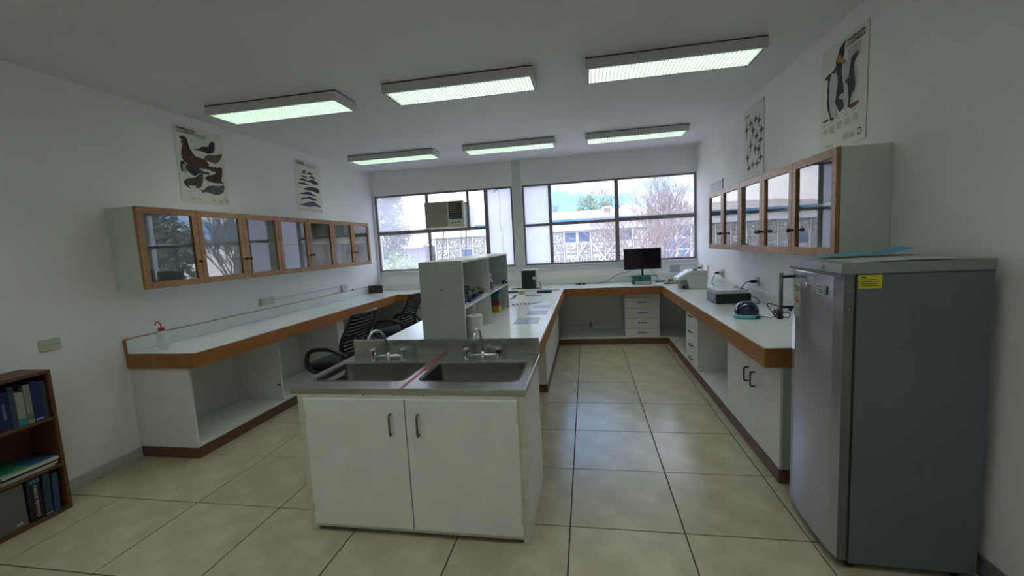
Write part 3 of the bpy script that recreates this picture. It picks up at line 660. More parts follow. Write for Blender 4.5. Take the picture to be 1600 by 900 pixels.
book(1.970, 0.041, 0.245, 0.18, z1, (0.012, 0.03, 0.13), 'thick navy book second from the side on the upper shelf', None, band=((0.3, 0.4, 0.6), 0.03, 0.07))
book(1.935, 0.031, 0.240, 0.17, z1, (0.30, 0.32, 0.30), 'pale grey book on the upper shelf beside the thick navy book', band=((0.12, 0.15, 0.14), 0.1, 0.25))
book(1.893, 0.038, 0.205, 0.17, z1, (0.42, 0.43, 0.34), 'short cream book with a turquoise spine foot on the upper shelf', band=((0.03, 0.22, 0.28), 0.0, 0.22))
book(1.866, 0.024, 0.250, 0.18, z1, (0.05, 0.09, 0.15), 'tall dull blue book beside the short cream book')
book(1.810, 0.053, 0.225, 0.18, z1, (0.010, 0.022, 0.10), 'widest navy book on the upper shelf with pale vertical title', 'marks', (0.22, 0.32, 0.6))
book(1.772, 0.030, 0.22, 0.17, z1, (0.35, 0.36, 0.30), 'cream book at the picture edge of the upper shelf')
z0b = 0.0215
book(1.985, 0.03, 0.245, 0.18, z0b, (0.035, 0.085, 0.20), 'blue book on the bottom shelf nearest the bookcase side', tilt=-0.05)
book(1.942, 0.037, 0.262, 0.19, z0b, (0.02, 0.055, 0.09), 'dark teal book on the bottom shelf beside the blue one', tilt=-0.03, band=((0.3, 0.33, 0.3), 0.03, 0.05))
book(1.885, 0.052, 0.265, 0.20, z0b, (0.008, 0.010, 0.016), 'black thick book titled Marine Mammals on the bottom shelf', 'MARINE MAMMALS', (0.6, 0.62, 0.62), band=((0.05, 0.16, 0.24), 0.88, 0.97))
book(1.873, 0.010, 0.262, 0.19, z0b, (0.03, 0.03, 0.035), 'thin black booklet beside the Marine Mammals book')
# large grey folder lying face out
o = thing('binder', 'large grey folder standing face out on the bottom shelf', 'folder', (bx1 - 0.02, 1.60, z0b))
L().box(-0.03, 0, 0, 0.262, 0, 0.262).build('cover', mat('grey_folder', (0.12, 0.12, 0.115), 0.4), o, world=False, bev=0.004)
L().box(0, 0.0008, 0.205, 0.235, 0.02, 0.035).build('printed_mark', mat('mark_grey', (0.4, 0.4, 0.4), 0.5), o, world=False)
zst = 0.3135
for k, (th, col, lab, yy, dx) in enumerate([(0.012, (0.55, 0.56, 0.54), 'white magazine at the bottom of the flat pile on the middle shelf', 2.02, 0.0), (0.010, (0.50, 0.52, 0.50), 'off-white magazine second from the bottom of the flat pile', 2.035, 0.004),
        (0.012, (0.01, 0.012, 0.015), 'black magazine in the middle of the flat pile', 2.04, 0.0), (0.016, (0.50, 0.53, 0.50), 'pale report in the flat pile above the black magazine', 2.043, 0.006),
        (0.006, (0.03, 0.11, 0.24), 'blue booklet on the flat pile, at its far end', 2.03, -0.01), (0.006, (0.02, 0.22, 0.10), 'green booklet lying on top of the flat pile', 1.90, -0.006)]):
    o = thing('magazine', lab, 'magazine', (bx1 - 0.008 + dx, yy, zst), 0.02 * (k % 3 - 1), group='flat magazines on the middle bookcase shelf')
    L().box(-0.205, 0, -0.27, 0, 0, 0.0015).box(-0.205, 0, -0.27, 0, th - 0.0015, th - 0.0003).box(-0.205, -0.2035, -0.27, 0, 0.0015, th - 0.0015).build('cover', mat('mag%d' % k, col, 0.4), o, world=False)
    L().box(-0.203, -0.001, -0.269, -0.001, 0.0015, th - 0.0015).build('pages', MATS['pages'] if 2 != k else BLACKP, o, world=False)
    zst += th

# ------------------------------------------------------------------ office chairs
def chair(label, loc, rz):
    t = thing('office_chair', label, 'chair', loc, rz, group='black mesh office chairs')
    s = MB(); ring = []
    prof = [(0.00, 0.406, 0.22, 0.21), (0, 0.418, 0.25, 0.24), (0, 0.475, 0.258, 0.245), (0, 0.502, 0.24, 0.23), (0, 0.512, 0.17, 0.16)]
    n = 20; vs = []; fs = []
    for (_, z, a, b) in prof:
        for k in range(n):
            th = 2 * PI * k / n; c, q = math.cos(th), math.sin(th); e = 0.5
            vs.append((a * (abs(c) ** e) * (1 if c > 0 else -1), b * (abs(q) ** e) * (1 if q > 0 else -1), z - (0.02 * max(0, c) if z > 0.45 else 0)))
    for i in range(len(prof) - 1):
        for k in range(n): fs.append((i * n + k, i * n + (k + 1) % n, (i + 1) * n + (k + 1) % n, (i + 1) * n + k))
    fs += [tuple(range(n))[::-1], tuple((len(prof) - 1) * n + k for k in range(n))]
    s.add(vs, fs, True).build('seat', BLACKF, t, world=False)
    def bp(u, v):   # backrest surface: u across -1..1, v up 0..1
        return Vector((-0.215 - 0.035 * v - 0.10 * v * v + 0.035 * math.sin(PI * min(1, v * 1.4)) - 0.03 * (1 - u * u) + 0.02, 0.215 * u * (0.93 + 0.10 * math.sin(PI * v)), 0.50 + 0.46 * v))
    back = MB(); rim = [bp(-1, v / 8) for v in range(9)] + [bp(u / 4, 1.0) for u in range(-3, 4)] + [bp(1, 1 - v / 8) for v in range(9)] + [bp(u / 4, 0) for u in range(3, -4, -1)]
    back.tube(rim + [rim[0]], 0.014, 8)
    bk = back.build('backrest', BLACKP, t, world=False)
    for k in range(12):
        v = 0.07 + k * 0.078
        pts = [bp(u / 5, v) for u in range(-5, 6)]; m_ = MB(); vv = []; ff = []
        for p in pts:
            for (dx, dz) in ((-0.004, -0.011), (0.004, -0.011), (0.004, 0.011), (-0.004, 0.011)): vv.append(p + Vector((dx, 0, dz)))
        for i in range(10):
            for j in range(4): ff.append((i * 4 + j, i * 4 + (j + 1) % 4, (i + 1) * 4 + (j + 1) % 4, (i + 1) * 4 + j))
        ff += [(3, 2, 1, 0), (40, 41, 42, 43)]
        m_.add(vv, ff).build('mesh_band', BLACKF, bk, world=False)
    # dense lower mesh and the spine that carries the back
    lo = MB(); vv = []; ff = []
    for i in range(6):
        for j in range(9):
            p = bp(-0.95 + 1.9 * j / 8, 0.0 + 0.18 * i / 5); vv.append(p)
    for i in range(6):
        for j in range(9): vv.append(vv[i * 9 + j] + Vector((-0.006, 0, 0)))
    for i in range(5):
        for j in range(8):
            q = (i * 9 + j, i * 9 + j + 1, (i + 1) * 9 + j + 1, (i + 1) * 9 + j); ff.append(q); ff.append(tuple(54 + k for k in q[::-1]))
    lo.add(vv, ff, True).build('lower_mesh', mat('navy_mesh', (0.02, 0.02, 0.04), 0.8), bk, world=False)
    MB().tube(spline([(0.0, 0, 0.395), (-0.16, 0, 0.392), (-0.26, 0, 0.43), (-0.275, 0, 0.56), (-0.27, 0, 0.70)]), 0.022, 8).build('back_support', BLACKP, t, world=False)
    for sg in (-1, 1):
        y = 0.262 * sg
        pts = spline([(-0.13, y * 0.92, 0.43), (0.10, y, 0.42), (0.175, y, 0.50), (0.15, y, 0.60), (0.06, y, 0.638), (-0.10, y, 0.642), (-0.20, y * 0.95, 0.60), (-0.235, y * 0.84, 0.56)], 5)
        MB().tube(pts, 0.021, 8).build('armrest', BLACKP, t, world=False)
    MB().box(-0.12, 0.12, -0.10, 0.10, 0.375, 0.405).build('seat_plate', BLACKP, t, world=False, bev=0.004)
    MB().lathe((0, 0, 0), [(0.035, 0.09), (0.035, 0.20), (0.022, 0.205), (0.022, 0.375)], 14).build('gas_column', BLACKP, t, world=False)
    for k in range(5):
        a = 2 * PI * k / 5 + 0.3; d = Vector((math.cos(a), math.sin(a), 0)); w = Vector((-d.y, d.x, 0))
        lg = MB().tube([d * 0.02 + Vector((0, 0, 0.125)), d * 0.14 + Vector((0, 0, 0.115)), d * 0.29 + Vector((0, 0, 0.075))], [0.026, 0.022, 0.014], 8).build('leg', BLACKP, t, world=False)
        c = d * 0.285
        MB().lathe((c.x - w.x * 0.022, c.y - w.y * 0.022, 0.028), [(0.0, 0), (0.026, 0.002), (0.028, 0.010), (0.026, 0.018), (0.026, 0.026), (0.028, 0.034), (0.026, 0.042), (0.0, 0.044)], 12, w).tube([c + Vector((0, 0, 0.03)), c + Vector((0, 0, 0.075))], 0.007, 6).build('caster', BLACKP, lg, world=False)
    return t
chair('black mesh office chair nearest the sink, turned to the left worktop', (-2.50, 3.86, 0), PI - 0.10)
chair('black mesh office chair in the far left corner by the window bench', (-2.58, 5.35, 0), PI - 0.05)

# ------------------------------------------------------------------ window air conditioner
t = thing('air_conditioner', 'cream window air conditioner set in the left window', 'air conditioner', (-2.26, YB, 1.866))
CR = mat('aged_cream_plastic', (0.60, 0.59, 0.48), 0.45); CRG = mat('aged_grille_cream', (0.36, 0.34, 0.25), 0.6, bump=(160, 0.3))
x0, x1, yf, z0, z1 = -2.597, -1.934, 6.745, 1.866, 2.292
bx('casing', CR, t, x0 + 0.012, x1 - 0.004, yf + 0.03, 7.42, z0, z1 - 0.012, 0.004)
f = MB().box(x0, x1, yf, yf + 0.03, z0, z0 + 0.02).box(x0, x1, yf, yf + 0.03, z1 - 0.012, z1).box(x0, x0 + 0.012, yf, yf + 0.03, z0 + 0.02, z1 - 0.012).box(x1 - 0.03, x1, yf, yf + 0.03, z0 + 0.02, z1 - 0.012)
f.box(-2.215, -2.195, yf, yf + 0.03, z0 + 0.02, z1 - 0.012).box(-2.195, x1 - 0.03, yf, yf + 0.03, z0 + 0.02, z0 + 0.135)
f.build('front_frame', CR, t, bev=0.003)
bx('intake_grille', CRG, t, x0 + 0.012, -2.215, yf + 0.008, yf + 0.03, z0 + 0.02, z1 - 0.012, label='flat brownish intake grille')
for k in range(22): bx('grille_rib', CRG, bpy.data.objects['intake_grille'], x0 + 0.014, -2.217, yf + 0.004, yf + 0.008, z0 + 0.028 + k * 0.0168, z0 + 0.034 + k * 0.0168)
bx('outlet_recess', BLACKP, t, -2.195, x1 - 0.03, yf + 0.022, yf + 0.03, z0 + 0.135, z1 - 0.012)
rc = bpy.data.objects['outlet_recess']
for k in range(9):
    z = z0 + 0.155 + k * 0.029
    MB().add([(-2.193, yf + 0.004, z - 0.003), (x1 - 0.032, yf + 0.004, z - 0.003), (x1 - 0.032, yf + 0.02, z + 0.006), (-2.193, yf + 0.02, z + 0.006), (-2.193, yf + 0.004, z), (x1 - 0.032, yf + 0.004, z), (x1 - 0.032, yf + 0.02, z + 0.009), (-2.193, yf + 0.02, z + 0.009)],
             [(0, 3, 2, 1), (4, 5, 6, 7), (0, 1, 5, 4), (1, 2, 6, 5), (2, 3, 7, 6), (3, 0, 4, 7)]).build('louvre_slat', CRG, rc)
for x in (-2.135, -2.08, -2.025): MB().lathe((x, yf, z0 + 0.078), [(0.016, 0), (0.014, 0.012), (0.005, 0.013)], 12, (0, -1, 0)).build('control_knob', mat('knob_grey', (0.14, 0.14, 0.13), 0.4), t)
for (xa) in (-2.50, -2.08):
    MB().tube([(xa, 7.35, 1.862), (xa + 0.01, 7.12, 1.20)], 0.010, 6).tube([(xa, 7.10, 1.855), (xa, 7.40, 1.855)], 0.010, 6).build('support_bracket', HANDLE, t)
MB().tube([(-2.185, 7.36, 1.86), (-2.18, 7.30, 1.3)], 0.005, 6).build('drain_hose', HANDLE, t)

# ------------------------------------------------------------------ posters
SEALS={'a': [(0.054,0.584),(0.084,0.6),(0.116,0.594),(0.131,0.563),(0.142,0.505),(0.166,0.467),(0.196,0.433),(0.266,0.428),(0.325,0.398),(0.336,0.363),(0.408,0.37),(0.418,0.358),(0.389,0.316),(0.316,0.333),(0.21,0.325),(0.131,0.33),(0.087,0.357),(0.061,0.378),(0.05,0.427),(0.063,0.489),(0.079,0.535),(0.064,0.527),(0.065,0.549),(0.088,0.562),(0.06,0.564)],'b': [(0.189,0.502),(0.237,0.512),(0.272,0.539),(0.348,0.555),(0.37,0.593),(0.4,0.612),(0.426,0.605),(0.421,0.544),(0.395,0.504),(0.327,0.485),(0.291,0.493),(0.245,0.495),(0.204,0.493)],'c': [(0.284,0.44),(0.336,0.475),(0.414,0.486),(0.461,0.501),(0.499,0.511),(0.495,0.484),(0.451,0.429),(0.402,0.402),(0.381,0.407),(0.327,0.412),(0.296,0.415)],'d': [(0.031,0.36),(0.06,0.369),(0.085,0.344),(0.142,0.336),(0.21,0.325),(0.269,0.303),(0.322,0.302),(0.319,0.283),(0.256,0.283),(0.204,0.279),(0.169,0.25),(0.122,0.263),(0.078,0.295),(0.042,0.272),(0.026,0.295)],'dc': [(0.052,0.342),(0.084,0.339),(0.074,0.303),(0.089,0.271),(0.055,0.266),(0.045,0.299)],'e': [(0.043,0.187),(0.081,0.216),(0.168,0.239),(0.208,0.271),(0.25,0.279),(0.248,0.232),(0.231,0.185),(0.205,0.146),(0.153,0.135),(0.165,0.154),(0.086,0.149),(0.107,0.126),(0.078,0.131),(0.044,0.161)],'f': [(0.271,0.244),(0.307,0.272),(0.387,0.302),(0.418,0.358),(0.448,0.374),(0.482,0.368),(0.469,0.281),(0.457,0.242),(0.488,0.215),(0.442,0.216),(0.374,0.212),(0.299,0.221)],'g': [(0.183,0.124),(0.233,0.126),(0.28,0.164),(0.348,0.183),(0.438,0.19),(0.475,0.204),(0.481,0.169),(0.451,0.122),(0.379,0.096),(0.304,0.107),(0.251,0.11),(0.207,0.092),(0.215,0.111)]}
WHALES=[[(0.157,0.534),(0.202,0.543),(0.242,0.524),(0.184,0.52)],[(0.123,0.495),(0.182,0.51),(0.252,0.496),(0.186,0.493)],[(0.245,0.502),(0.308,0.527),(0.373,0.511),(0.318,0.498)],[(0.104,0.458),(0.168,0.468),(0.266,0.449),(0.179,0.446)],[(0.276,0.465),(0.346,0.484),(0.42,0.466),(0.371,0.45),(0.327,0.458)],[(0.089,0.412),(0.141,0.43),(0.205,0.427),(0.238,0.409),(0.172,0.4),(0.116,0.402)],[(0.237,0.404),(0.308,0.432),(0.369,0.44),(0.472,0.401),(0.437,0.383),(0.359,0.378),(0.317,0.396),(0.257,0.393)],[(0.033,0.358),(0.125,0.376),(0.196,0.376),(0.28,0.349),(0.207,0.354),(0.135,0.35)],[(0.148,0.297),(0.216,0.321),(0.323,0.339),(0.429,0.334),(0.473,0.311),(0.458,0.271),(0.389,0.278),(0.27,0.288),(0.182,0.288)],[(0.053,0.228),(0.134,0.25),(0.252,0.269),(0.309,0.255),(0.403,0.222),(0.29,0.225),(0.201,0.225),(0.116,0.226)],[(0.076,0.15),(0.094,0.178),(0.196,0.193),(0.243,0.211),(0.33,0.196),(0.427,0.177),(0.339,0.159),(0.252,0.175),(0.164,0.171)],[(0.038,0.088),(0.125,0.109),(0.277,0.144),(0.367,0.138),(0.469,0.093),(0.488,0.109),(0.467,0.079),(0.358,0.085),(0.22,0.07),(0.107,0.08)]]
PENG={'emp': [(0.285,0.651),(0.267,0.617),(0.269,0.576),(0.255,0.551),(0.248,0.518),(0.242,0.484),(0.256,0.416),(0.272,0.357),(0.267,0.286),(0.277,0.247),(0.23,0.224),(0.195,0.271),(0.159,0.319),(0.174,0.371),(0.187,0.44),(0.184,0.515),(0.173,0.565),(0.196,0.592),(0.219,0.628)],'empw': [(0.185,0.496),(0.16,0.487),(0.12,0.511),(0.109,0.468),(0.104,0.394),(0.117,0.294),(0.133,0.223),(0.182,0.2),(0.201,0.223),(0.178,0.286),(0.191,0.365),(0.201,0.436)],'empo': [(0.181,0.571),(0.221,0.587),(0.255,0.546),(0.287,0.529),(0.272,0.508),(0.24,0.53),(0.199,0.546)],'l': [(0.046,0.49),(0.09,0.508),(0.125,0.5),(0.108,0.459),(0.1,0.414),(0.103,0.337),(0.115,0.276),(0.13,0.205),(0.102,0.251),(0.081,0.305),(0.082,0.42),(0.086,0.471)],'r': [(0.422,0.53),(0.399,0.502),(0.378,0.48),(0.373,0.444),(0.382,0.406),(0.392,0.351),(0.377,0.305),(0.359,0.293),(0.348,0.367),(0.323,0.41),(0.328,0.461),(0.34,0.508),(0.369,0.531)],'rw': [(0.383,0.466),(0.409,0.439),(0.419,0.376),(0.408,0.32),(0.382,0.268),(0.376,0.235),(0.346,0.253),(0.358,0.302),(0.38,0.312),(0.395,0.35),(0.385,0.414)],'s': [(0.278,0.391),(0.308,0.409),(0.338,0.4),(0.365,0.369),(0.367,0.325),(0.345,0.262),(0.34,0.229),(0.317,0.236),(0.312,0.326),(0.298,0.384)],'sw': [(0.278,0.386),(0.305,0.381),(0.32,0.323),(0.321,0.234),(0.286,0.226),(0.275,0.284),(0.218,0.315),(0.241,0.335),(0.281,0.331)],'f1': [(0.339,0.238),(0.426,0.239),(0.427,0.224),(0.37,0.211),(0.34,0.218)],'f2': [(0.036,0.21),(0.094,0.214),(0.098,0.203),(0.04,0.203)],'f3': [(0.121,0.217),(0.165,0.205),(0.157,0.191),(0.122,0.2)],'bk': [(0.422,0.53),(0.399,0.502),(0.362,0.508),(0.369,0.527)],'belly': [(0.287,0.525),(0.326,0.496),(0.323,0.41),(0.286,0.388),(0.26,0.433),(0.249,0.499),(0.256,0.524)]}
BIRDS=[(0.084,0.494,0.12),(0.184,0.533,0.072),(0.314,0.543,0.061),(0.25,0.454,0.089),(0.402,0.511,0.068),(0.461,0.411,0.063),(0.338,0.38,0.061),(0.192,0.315,0.108),(0.312,0.263,0.071),(0.399,0.245,0.078),(0.114,0.211,0.093),(0.445,0.159,0.06)]
INK = mat('print_ink_dark', (0.045, 0.045, 0.045), 0.6); INKG = mat('print_ink_grey', (0.30, 0.30, 0.25), 0.6)
def poster(name, label, wall, y0, z0, w, h, group='animal posters on the walls'):
    t = thing(name, label, 'poster', (0, 0, 0), group=group)
    if wall == 'L':
        t.matrix_world = Matrix(((0, 0, 1, XL + 0.004), (1, 0, 0, y0), (0, 1, 0, z0), (0, 0, 0, 1)))
    else:
        t.matrix_world = Matrix(((0, 0, -1, XR - 0.004), (-1, 0, 0, y0), (0, 1, 0, z0), (0, 0, 0, 1)))
    n = 10; vs = []; fs = []
    def wave(u, v): return 0.004 * math.sin(5 * u + 2 * v) * (1 - u) * 0.5 + 0.010 * (max(0, 0.25 - u) * 4) ** 2 * (0.3 + 0.7 * (1 - v)) * 0.0
    for lv in (0.0, 0.001):
        for i in range(n + 1):
            for j in range(n + 1): vs.append((w * i / n, h * j / n, lv - 0.001))
    N = (n + 1) ** 2
    for i in range(n):
        for j in range(n):
            a = i * (n + 1) + j; q = (a, a + n + 1, a + n + 2, a + 1); fs.append(q[::-1]); fs.append(tuple(N + k for k in q))
    edge = [i * (n + 1) for i in range(n + 1)] + [n * (n + 1) + j for j in range(1, n + 1)] + [i * (n + 1) + n for i in range(n - 1, -1, -1)] + [j for j in range(n - 1, 0, -1)]
    for k in range(len(edge)): fs.append((edge[k], edge[(k + 1) % len(edge)], N + edge[(k + 1) % len(edge)], N + edge[k]))
    MB().add(vs, fs).build('paper', PAPER, t, world=False)
    return t
def lines(t, x, y, w, n, dy=0.008, m=None, seed=0):
    r = random.Random(seed); mb = MB()
    for k in range(n):
        ww = w * (0.85 + 0.15 * r.random()); z = 0.0012
        mb.add([(x, y - k * dy, z), (x + ww, y - k * dy, z), (x + ww, y - k * dy + dy * 0.45, z), (x, y - k * dy + dy * 0.45, z)], [(0, 1, 2, 3)])
    return mb.build('printed_text_block', m or INKG, t, world=False, fix=False)
def ringmark(t, x, y, r):
    mb = MB(); n = 20; vs = []; fs = []
    for k in range(n):
        a = 2 * PI * k / n; vs += [(x + r * math.cos(a), y + r * math.sin(a), 0.0012), (x + r * 0.68 * math.cos(a), y + r * 0.68 * math.sin(a), 0.0012)]
    for k in range(n): fs.append((2 * k, (2 * k + 2) % (2 * n), (2 * k + 3) % (2 * n), 2 * k + 1))
    mb.add(vs, fs).build('printed_emblem', INK, t, world=False, fix=False)
P = poster('seal_poster', 'large poster of brown and grey seals on the left wall above the nearest cabinet doors', 'L', 3.35, 2.09, 0.525, 0.70)
SC_ = {'a': (0.075, 0.028, 0.018), 'b': (0.03, 0.025, 0.04), 'c': (0.13, 0.10, 0.07), 'd': (0.018, 0.022, 0.035), 'dc': (0.45, 0.38, 0.25), 'e': (0.075, 0.06, 0.035), 'f': (0.065, 0.022, 0.022), 'g': (0.07, 0.07, 0.085)}
for i, k in enumerate(['a', 'b', 'c', 'e', 'f', 'g', 'd', 'dc']): flat_shape('printed_seal', SEALS[k], mat('seal_' + k, SC_[k], 0.6, noise=(14, 0.35)), P, 0.0008 + i * 0.00015)
flat_shape('printed_seal_belly', [(0.062, 0.47), (0.09, 0.50), (0.10, 0.44), (0.085, 0.39), (0.062, 0.42)], mat('seal_red', (0.13, 0.025, 0.02), 0.6), P, 0.0022)
r = random.Random(3); mb = MB()
for k in range(26):
    x, y = 0.29 + 0.17 * r.random(), 0.115 + 0.065 * r.random(); mb.add([(x, y, 0.0026), (x + 0.014, y + 0.002, 0.0026), (x + 0.012, y + 0.007, 0.0026), (x - 0.002, y + 0.005, 0.0026)], [(0, 1, 2, 3)])
mb.build('printed_spots', INKG, P, world=False, fix=False)
text('printed_title', 'PINNÍPEDOS EN\nLA ANTÁRTICA', 0.026, INK, P, (0.03, 0.655, 0.0012), bold=0.0012); lines(P, 0.215, 0.645, 0.13, 5)
for (x, y, w, n) in ((0.165, 0.57, 0.04, 1), (0.30, 0.575, 0.04, 1), (0.45, 0.525, 0.04, 1), (0.06, 0.235, 0.05, 1), (0.05, 0.10, 0.07, 1), (0.45, 0.08, 0.05, 1), (0.095, 0.045, 0.05, 3), (0.17, 0.045, 0.035, 3), (0.32, 0.045, 0.05, 3), (0.40, 0.04, 0.05, 3)): lines(P, x, y, w, n, seed=n)
ringmark(P, 0.485, 0.045, 0.018)
P = poster('whale_poster', 'narrow-looking poster of stacked whales on the left wall near the windows', 'L', 4.94, 2.105, 0.52, 0.67)
for i, p in enumerate(WHALES):
    c = (0.035, 0.038, 0.045) if i < 9 else ((0.04, 0.045, 0.07) if i < 11 else (0.085, 0.10, 0.19))
    flat_shape('printed_whale', p, mat('whale_%d' % (0 if i < 9 else 1 if i < 11 else 2), c, 0.6, noise=(14, 0.3)), P, 0.0008 + i * 0.00012)
text('printed_title', 'CETÁCEOS EN\nLA ANTÁRTICA', 0.026, INK, P, (0.03, 0.63, 0.0012), bold=0.0012); lines(P, 0.235, 0.62, 0.2, 5)
for k in range(6): lines(P, 0.04, 0.535 - 0.045 * k, 0.045, 1)
lines(P, 0.08, 0.035, 0.35, 2); ringmark(P, 0.485, 0.035, 0.016)
P = poster('penguin_poster', 'large poster of standing penguins high on the right wall', 'R', 3.455, 2.075, 0.505, 0.675)
pc = {'k': (0.02, 0.021, 0.026), 'w': (0.50, 0.51, 0.52), 'o': (0.45, 0.24, 0.05), 'r': (0.16, 0.035, 0.035)}
for i, (k, c) in enumerate([('belly', 'w'), ('emp', 'k'), ('empo', 'o'), ('r', 'k'), ('rw', 'w'), ('s', 'k'), ('sw', 'w'), ('empw', 'w'), ('l', 'k'), ('f1', 'r'), ('f2', 'k'), ('f3', 'r'), ('bk', 'r')]):
    flat_shape('printed_penguin', PENG[k], mat('penguin_' + c, pc[c], 0.6), P, 0.0008 + i * 0.00014)
flat_shape('printed_penguin', [(0.125, 0.508), (0.155, 0.515), (0.175, 0.535), (0.19, 0.50), (0.165, 0.488)], mat('penguin_beak', (0.10, 0.05, 0.04), 0.6), P, 0.0028)
text('printed_title', 'PINGÜINOS EN\nLA ANTÁRTICA', 0.026, INK, P, (0.295, 0.628, 0.0012), bold=0.0012); lines(P, 0.305, 0.580, 0.14, 9, 0.009)
for (x, y, n) in ((0.04, 0.145, 4), (0.12, 0.150, 6), (0.20, 0.160, 6), (0.285, 0.160, 5), (0.37, 0.165, 5), (0.275, 0.07, 5), (0.34, 0.06, 4)): lines(P, x, y, 0.06, n, seed=n); lines(P, x, y + 0.03, 0.03, 1, m=INK) if y > 0.1 else None
ringmark(P, 0.445, 0.055, 0.022); lines(P, 0.08, 0.03, 0.09, 2)
P = poster('seabird_poster', 'poster of many flying seabirds on the right wall near the window', 'R', 4.955, 2.09, 0.515, 0.68)
for i, (x, y, h) in enumerate(BIRDS + [(0.15, 0.10, 0.05), (0.36, 0.12, 0.05), (0.44, 0.32, 0.05), (0.25, 0.12, 0.05)]):
    s_ = 1 if i % 2 else -1; m = mat('bird_%d' % (i % 3), [(0.05, 0.05, 0.055), (0.09, 0.09, 0.09), (0.035, 0.03, 0.03)][i % 3], 0.6)
    pts = [(x - 0.012 * s_, y + h), (x + 0.004, y + h * 0.45), (x + 0.022, y + 0.012), (x + 0.05, y + 0.004), (x + 0.05, y - 0.006), (x + 0.022, y - 0.014), (x + 0.006, y - h * 0.45), (x - 0.014 * s_, y - h), (x - 0.016, y - h * 0.4), (x - 0.022, y - 0.012), (x - 0.045, y - 0.010), (x - 0.04, y + 0.008), (x - 0.02, y + 0.014), (x - 0.014, y + h * 0.45)]
    flat_shape('printed_bird', pts, m, P, 0.0008 + i * 0.0001, k=3)
lines(P, 0.03, 0.63, 0.14, 3, 0.013, INK); MB().box(-0.004, 0.519, 0.668, 0.690, 0.0, 0.006).build('top_strip', WHITEP, P, world=False)
P = poster('paper_notice', 'small lilac paper notice taped above the far right cabinet', 'R', 6.19, 1.98, 0.52, 0.22, group='paper notices on the walls')
P.children[0].data.materials[0] = mat('lilac_paper', (0.50, 0.47, 0.52), 0.6)
bx('baton', HANDLED, None, XR - 0.008, XR - 0.002, 5.655, 5.675, 2.0, 2.215, label='thin dark strip at the near edge of the lilac notice', cat='strip')

# ------------------------------------------------------------------ sockets
def outlet(label, wall, y0, y1, z0, z1, n, cream=True, depth=0.01):
    x0, x1 = (XL + 0.001, XL + depth) if wall == 'L' else (XR - depth, XR - 0.001)
    if wall == 'B':
        t = thing('wall_outlet', label, 'outlet', (y0, YB, z0), group='wall sockets'); bx('cover_plate', OUTLET, t, y0, y1, YB - depth, YB - 0.001, z0, z1, 0.002); return t
    t = thing('wall_outlet', label, 'outlet', (x0, y0, z0), group='wall sockets')
    p = bx('cover_plate', OUTLET if cream else WHITEP, t, x0, x1, y0, y1, z0, z1, 0.002)
    s = 1 if wall == 'L' else -1; xs = x1 if s > 0 else x0
    for k in range(n):
        c = y0 + (y1 - y0) * (k + 0.5) / n
        for q in (-0.010, 0, 0.010):
            MB().lathe((xs, c + q, (z0 + z1) / 2), [(0.0022, 0), (0.0022, 0.0012)], 6, (s, 0, 0)).build('socket_hole', BLACKP, p)
    return t
outlet('yellowed double wall socket low on the left wall beside the bookcase', 'L', 2.180, 2.295, 1.003, 1.078, 3, depth=0.012)
outlet('cream double socket on the left wall above the worktop, under the cabinets', 'L', 4.13, 4.32, 1.015, 1.09, 3, depth=0.03)
outlet('white surface socket box on the left wall near the window', 'L', 5.70, 5.85, 0.99, 1.07, 2, False, 0.04)
outlet('cream wall socket in the far right corner, with a black plug', 'R', 6.60, 6.68, 1.01, 1.10, 1)
outlet('cream wall socket behind the white instrument, without a plug', 'R', 6.28, 6.36, 1.02, 1.11, 1)
outlet('cream wall socket with an adapter, right of the white instrument', 'R', 5.62, 5.72, 1.00, 1.10, 1)
outlet('cream wall socket on the right wall nearest the fridge, feeding the black device', 'R', 4.52, 4.60, 1.01, 1.10, 1)
bx('wall_plate', mat('plate_blue_grey', (0.36, 0.44, 0.43), 0.4), None, 1.27, 1.41, YB - 0.012, YB - 0.001, 0.985, 1.085, 0.002, label='pale blue-green blank plate under the right window', cat='outlet')
bx('cable_duct', WHITEP, None, XL + 0.001, XL + 0.014, 4.33, 5.695, 1.045, 1.062, 0.002, label='white cable duct running between two sockets on the left wall', cat='duct')
MB().lathe((XL, 6.03, 0.975), [(0.014, 0), (0.012, 0.012), (0.0, 0.014)], 10, (1, 0, 0)).build('wall_plug', BLACKP, None, label='small black knob on the left wall near the corner', cat='plug')
def cord(name, label, pts, r=0.0035, k=6, cat='cable', parent=None):
    return MB().tube(spline(pts, k), r, 6).build(name, BLACKP, parent, label=label, cat=cat)
def plug(parent, p, ax, L_=0.05):
    return MB().lathe(p, [(0.012, 0), (0.016, L_ * 0.35), (0.014, L_ * 0.7), (0.005, L_)], 10, ax).build('plug', BLACKP, parent)
C0 = CT + 0.001
# wash bottle
t = thing('wash_bottle', 'squeeze wash bottle with red cap and bent spout on the left worktop', 'bottle', (-3.385, 2.83, C0))
BOT = mat('translucent_bottle', (0.75, 0.77, 0.78), 0.3)
o = L().lathe((0, 0, 0), [(0.030, 0), (0.034, 0.006), (0.034, 0.125), (0.030, 0.138), (0.019, 0.145), (0.019, 0.150)], 18).build('bottle_body', BOT, t, world=False)
o.active_material.node_tree.nodes['Principled BSDF'].inputs['Alpha'].default_value = 0.55
REDP = mat('red_plastic', (0.42, 0.012, 0.02), 0.35)
L().lathe((0, 0, 0.150), [(0.022, 0), (0.022, 0.022), (0.014, 0.026), (0.0, 0.027)], 16).build('cap', REDP, t, world=False)
L().tube(spline([(0, 0, 0.175), (-0.002, 0, 0.20), (-0.018, -0.004, 0.222), (-0.036, -0.006, 0.215), (-0.044, -0.008, 0.195)], 5), 0.0042, 8).build('spout', REDP, t, world=False)
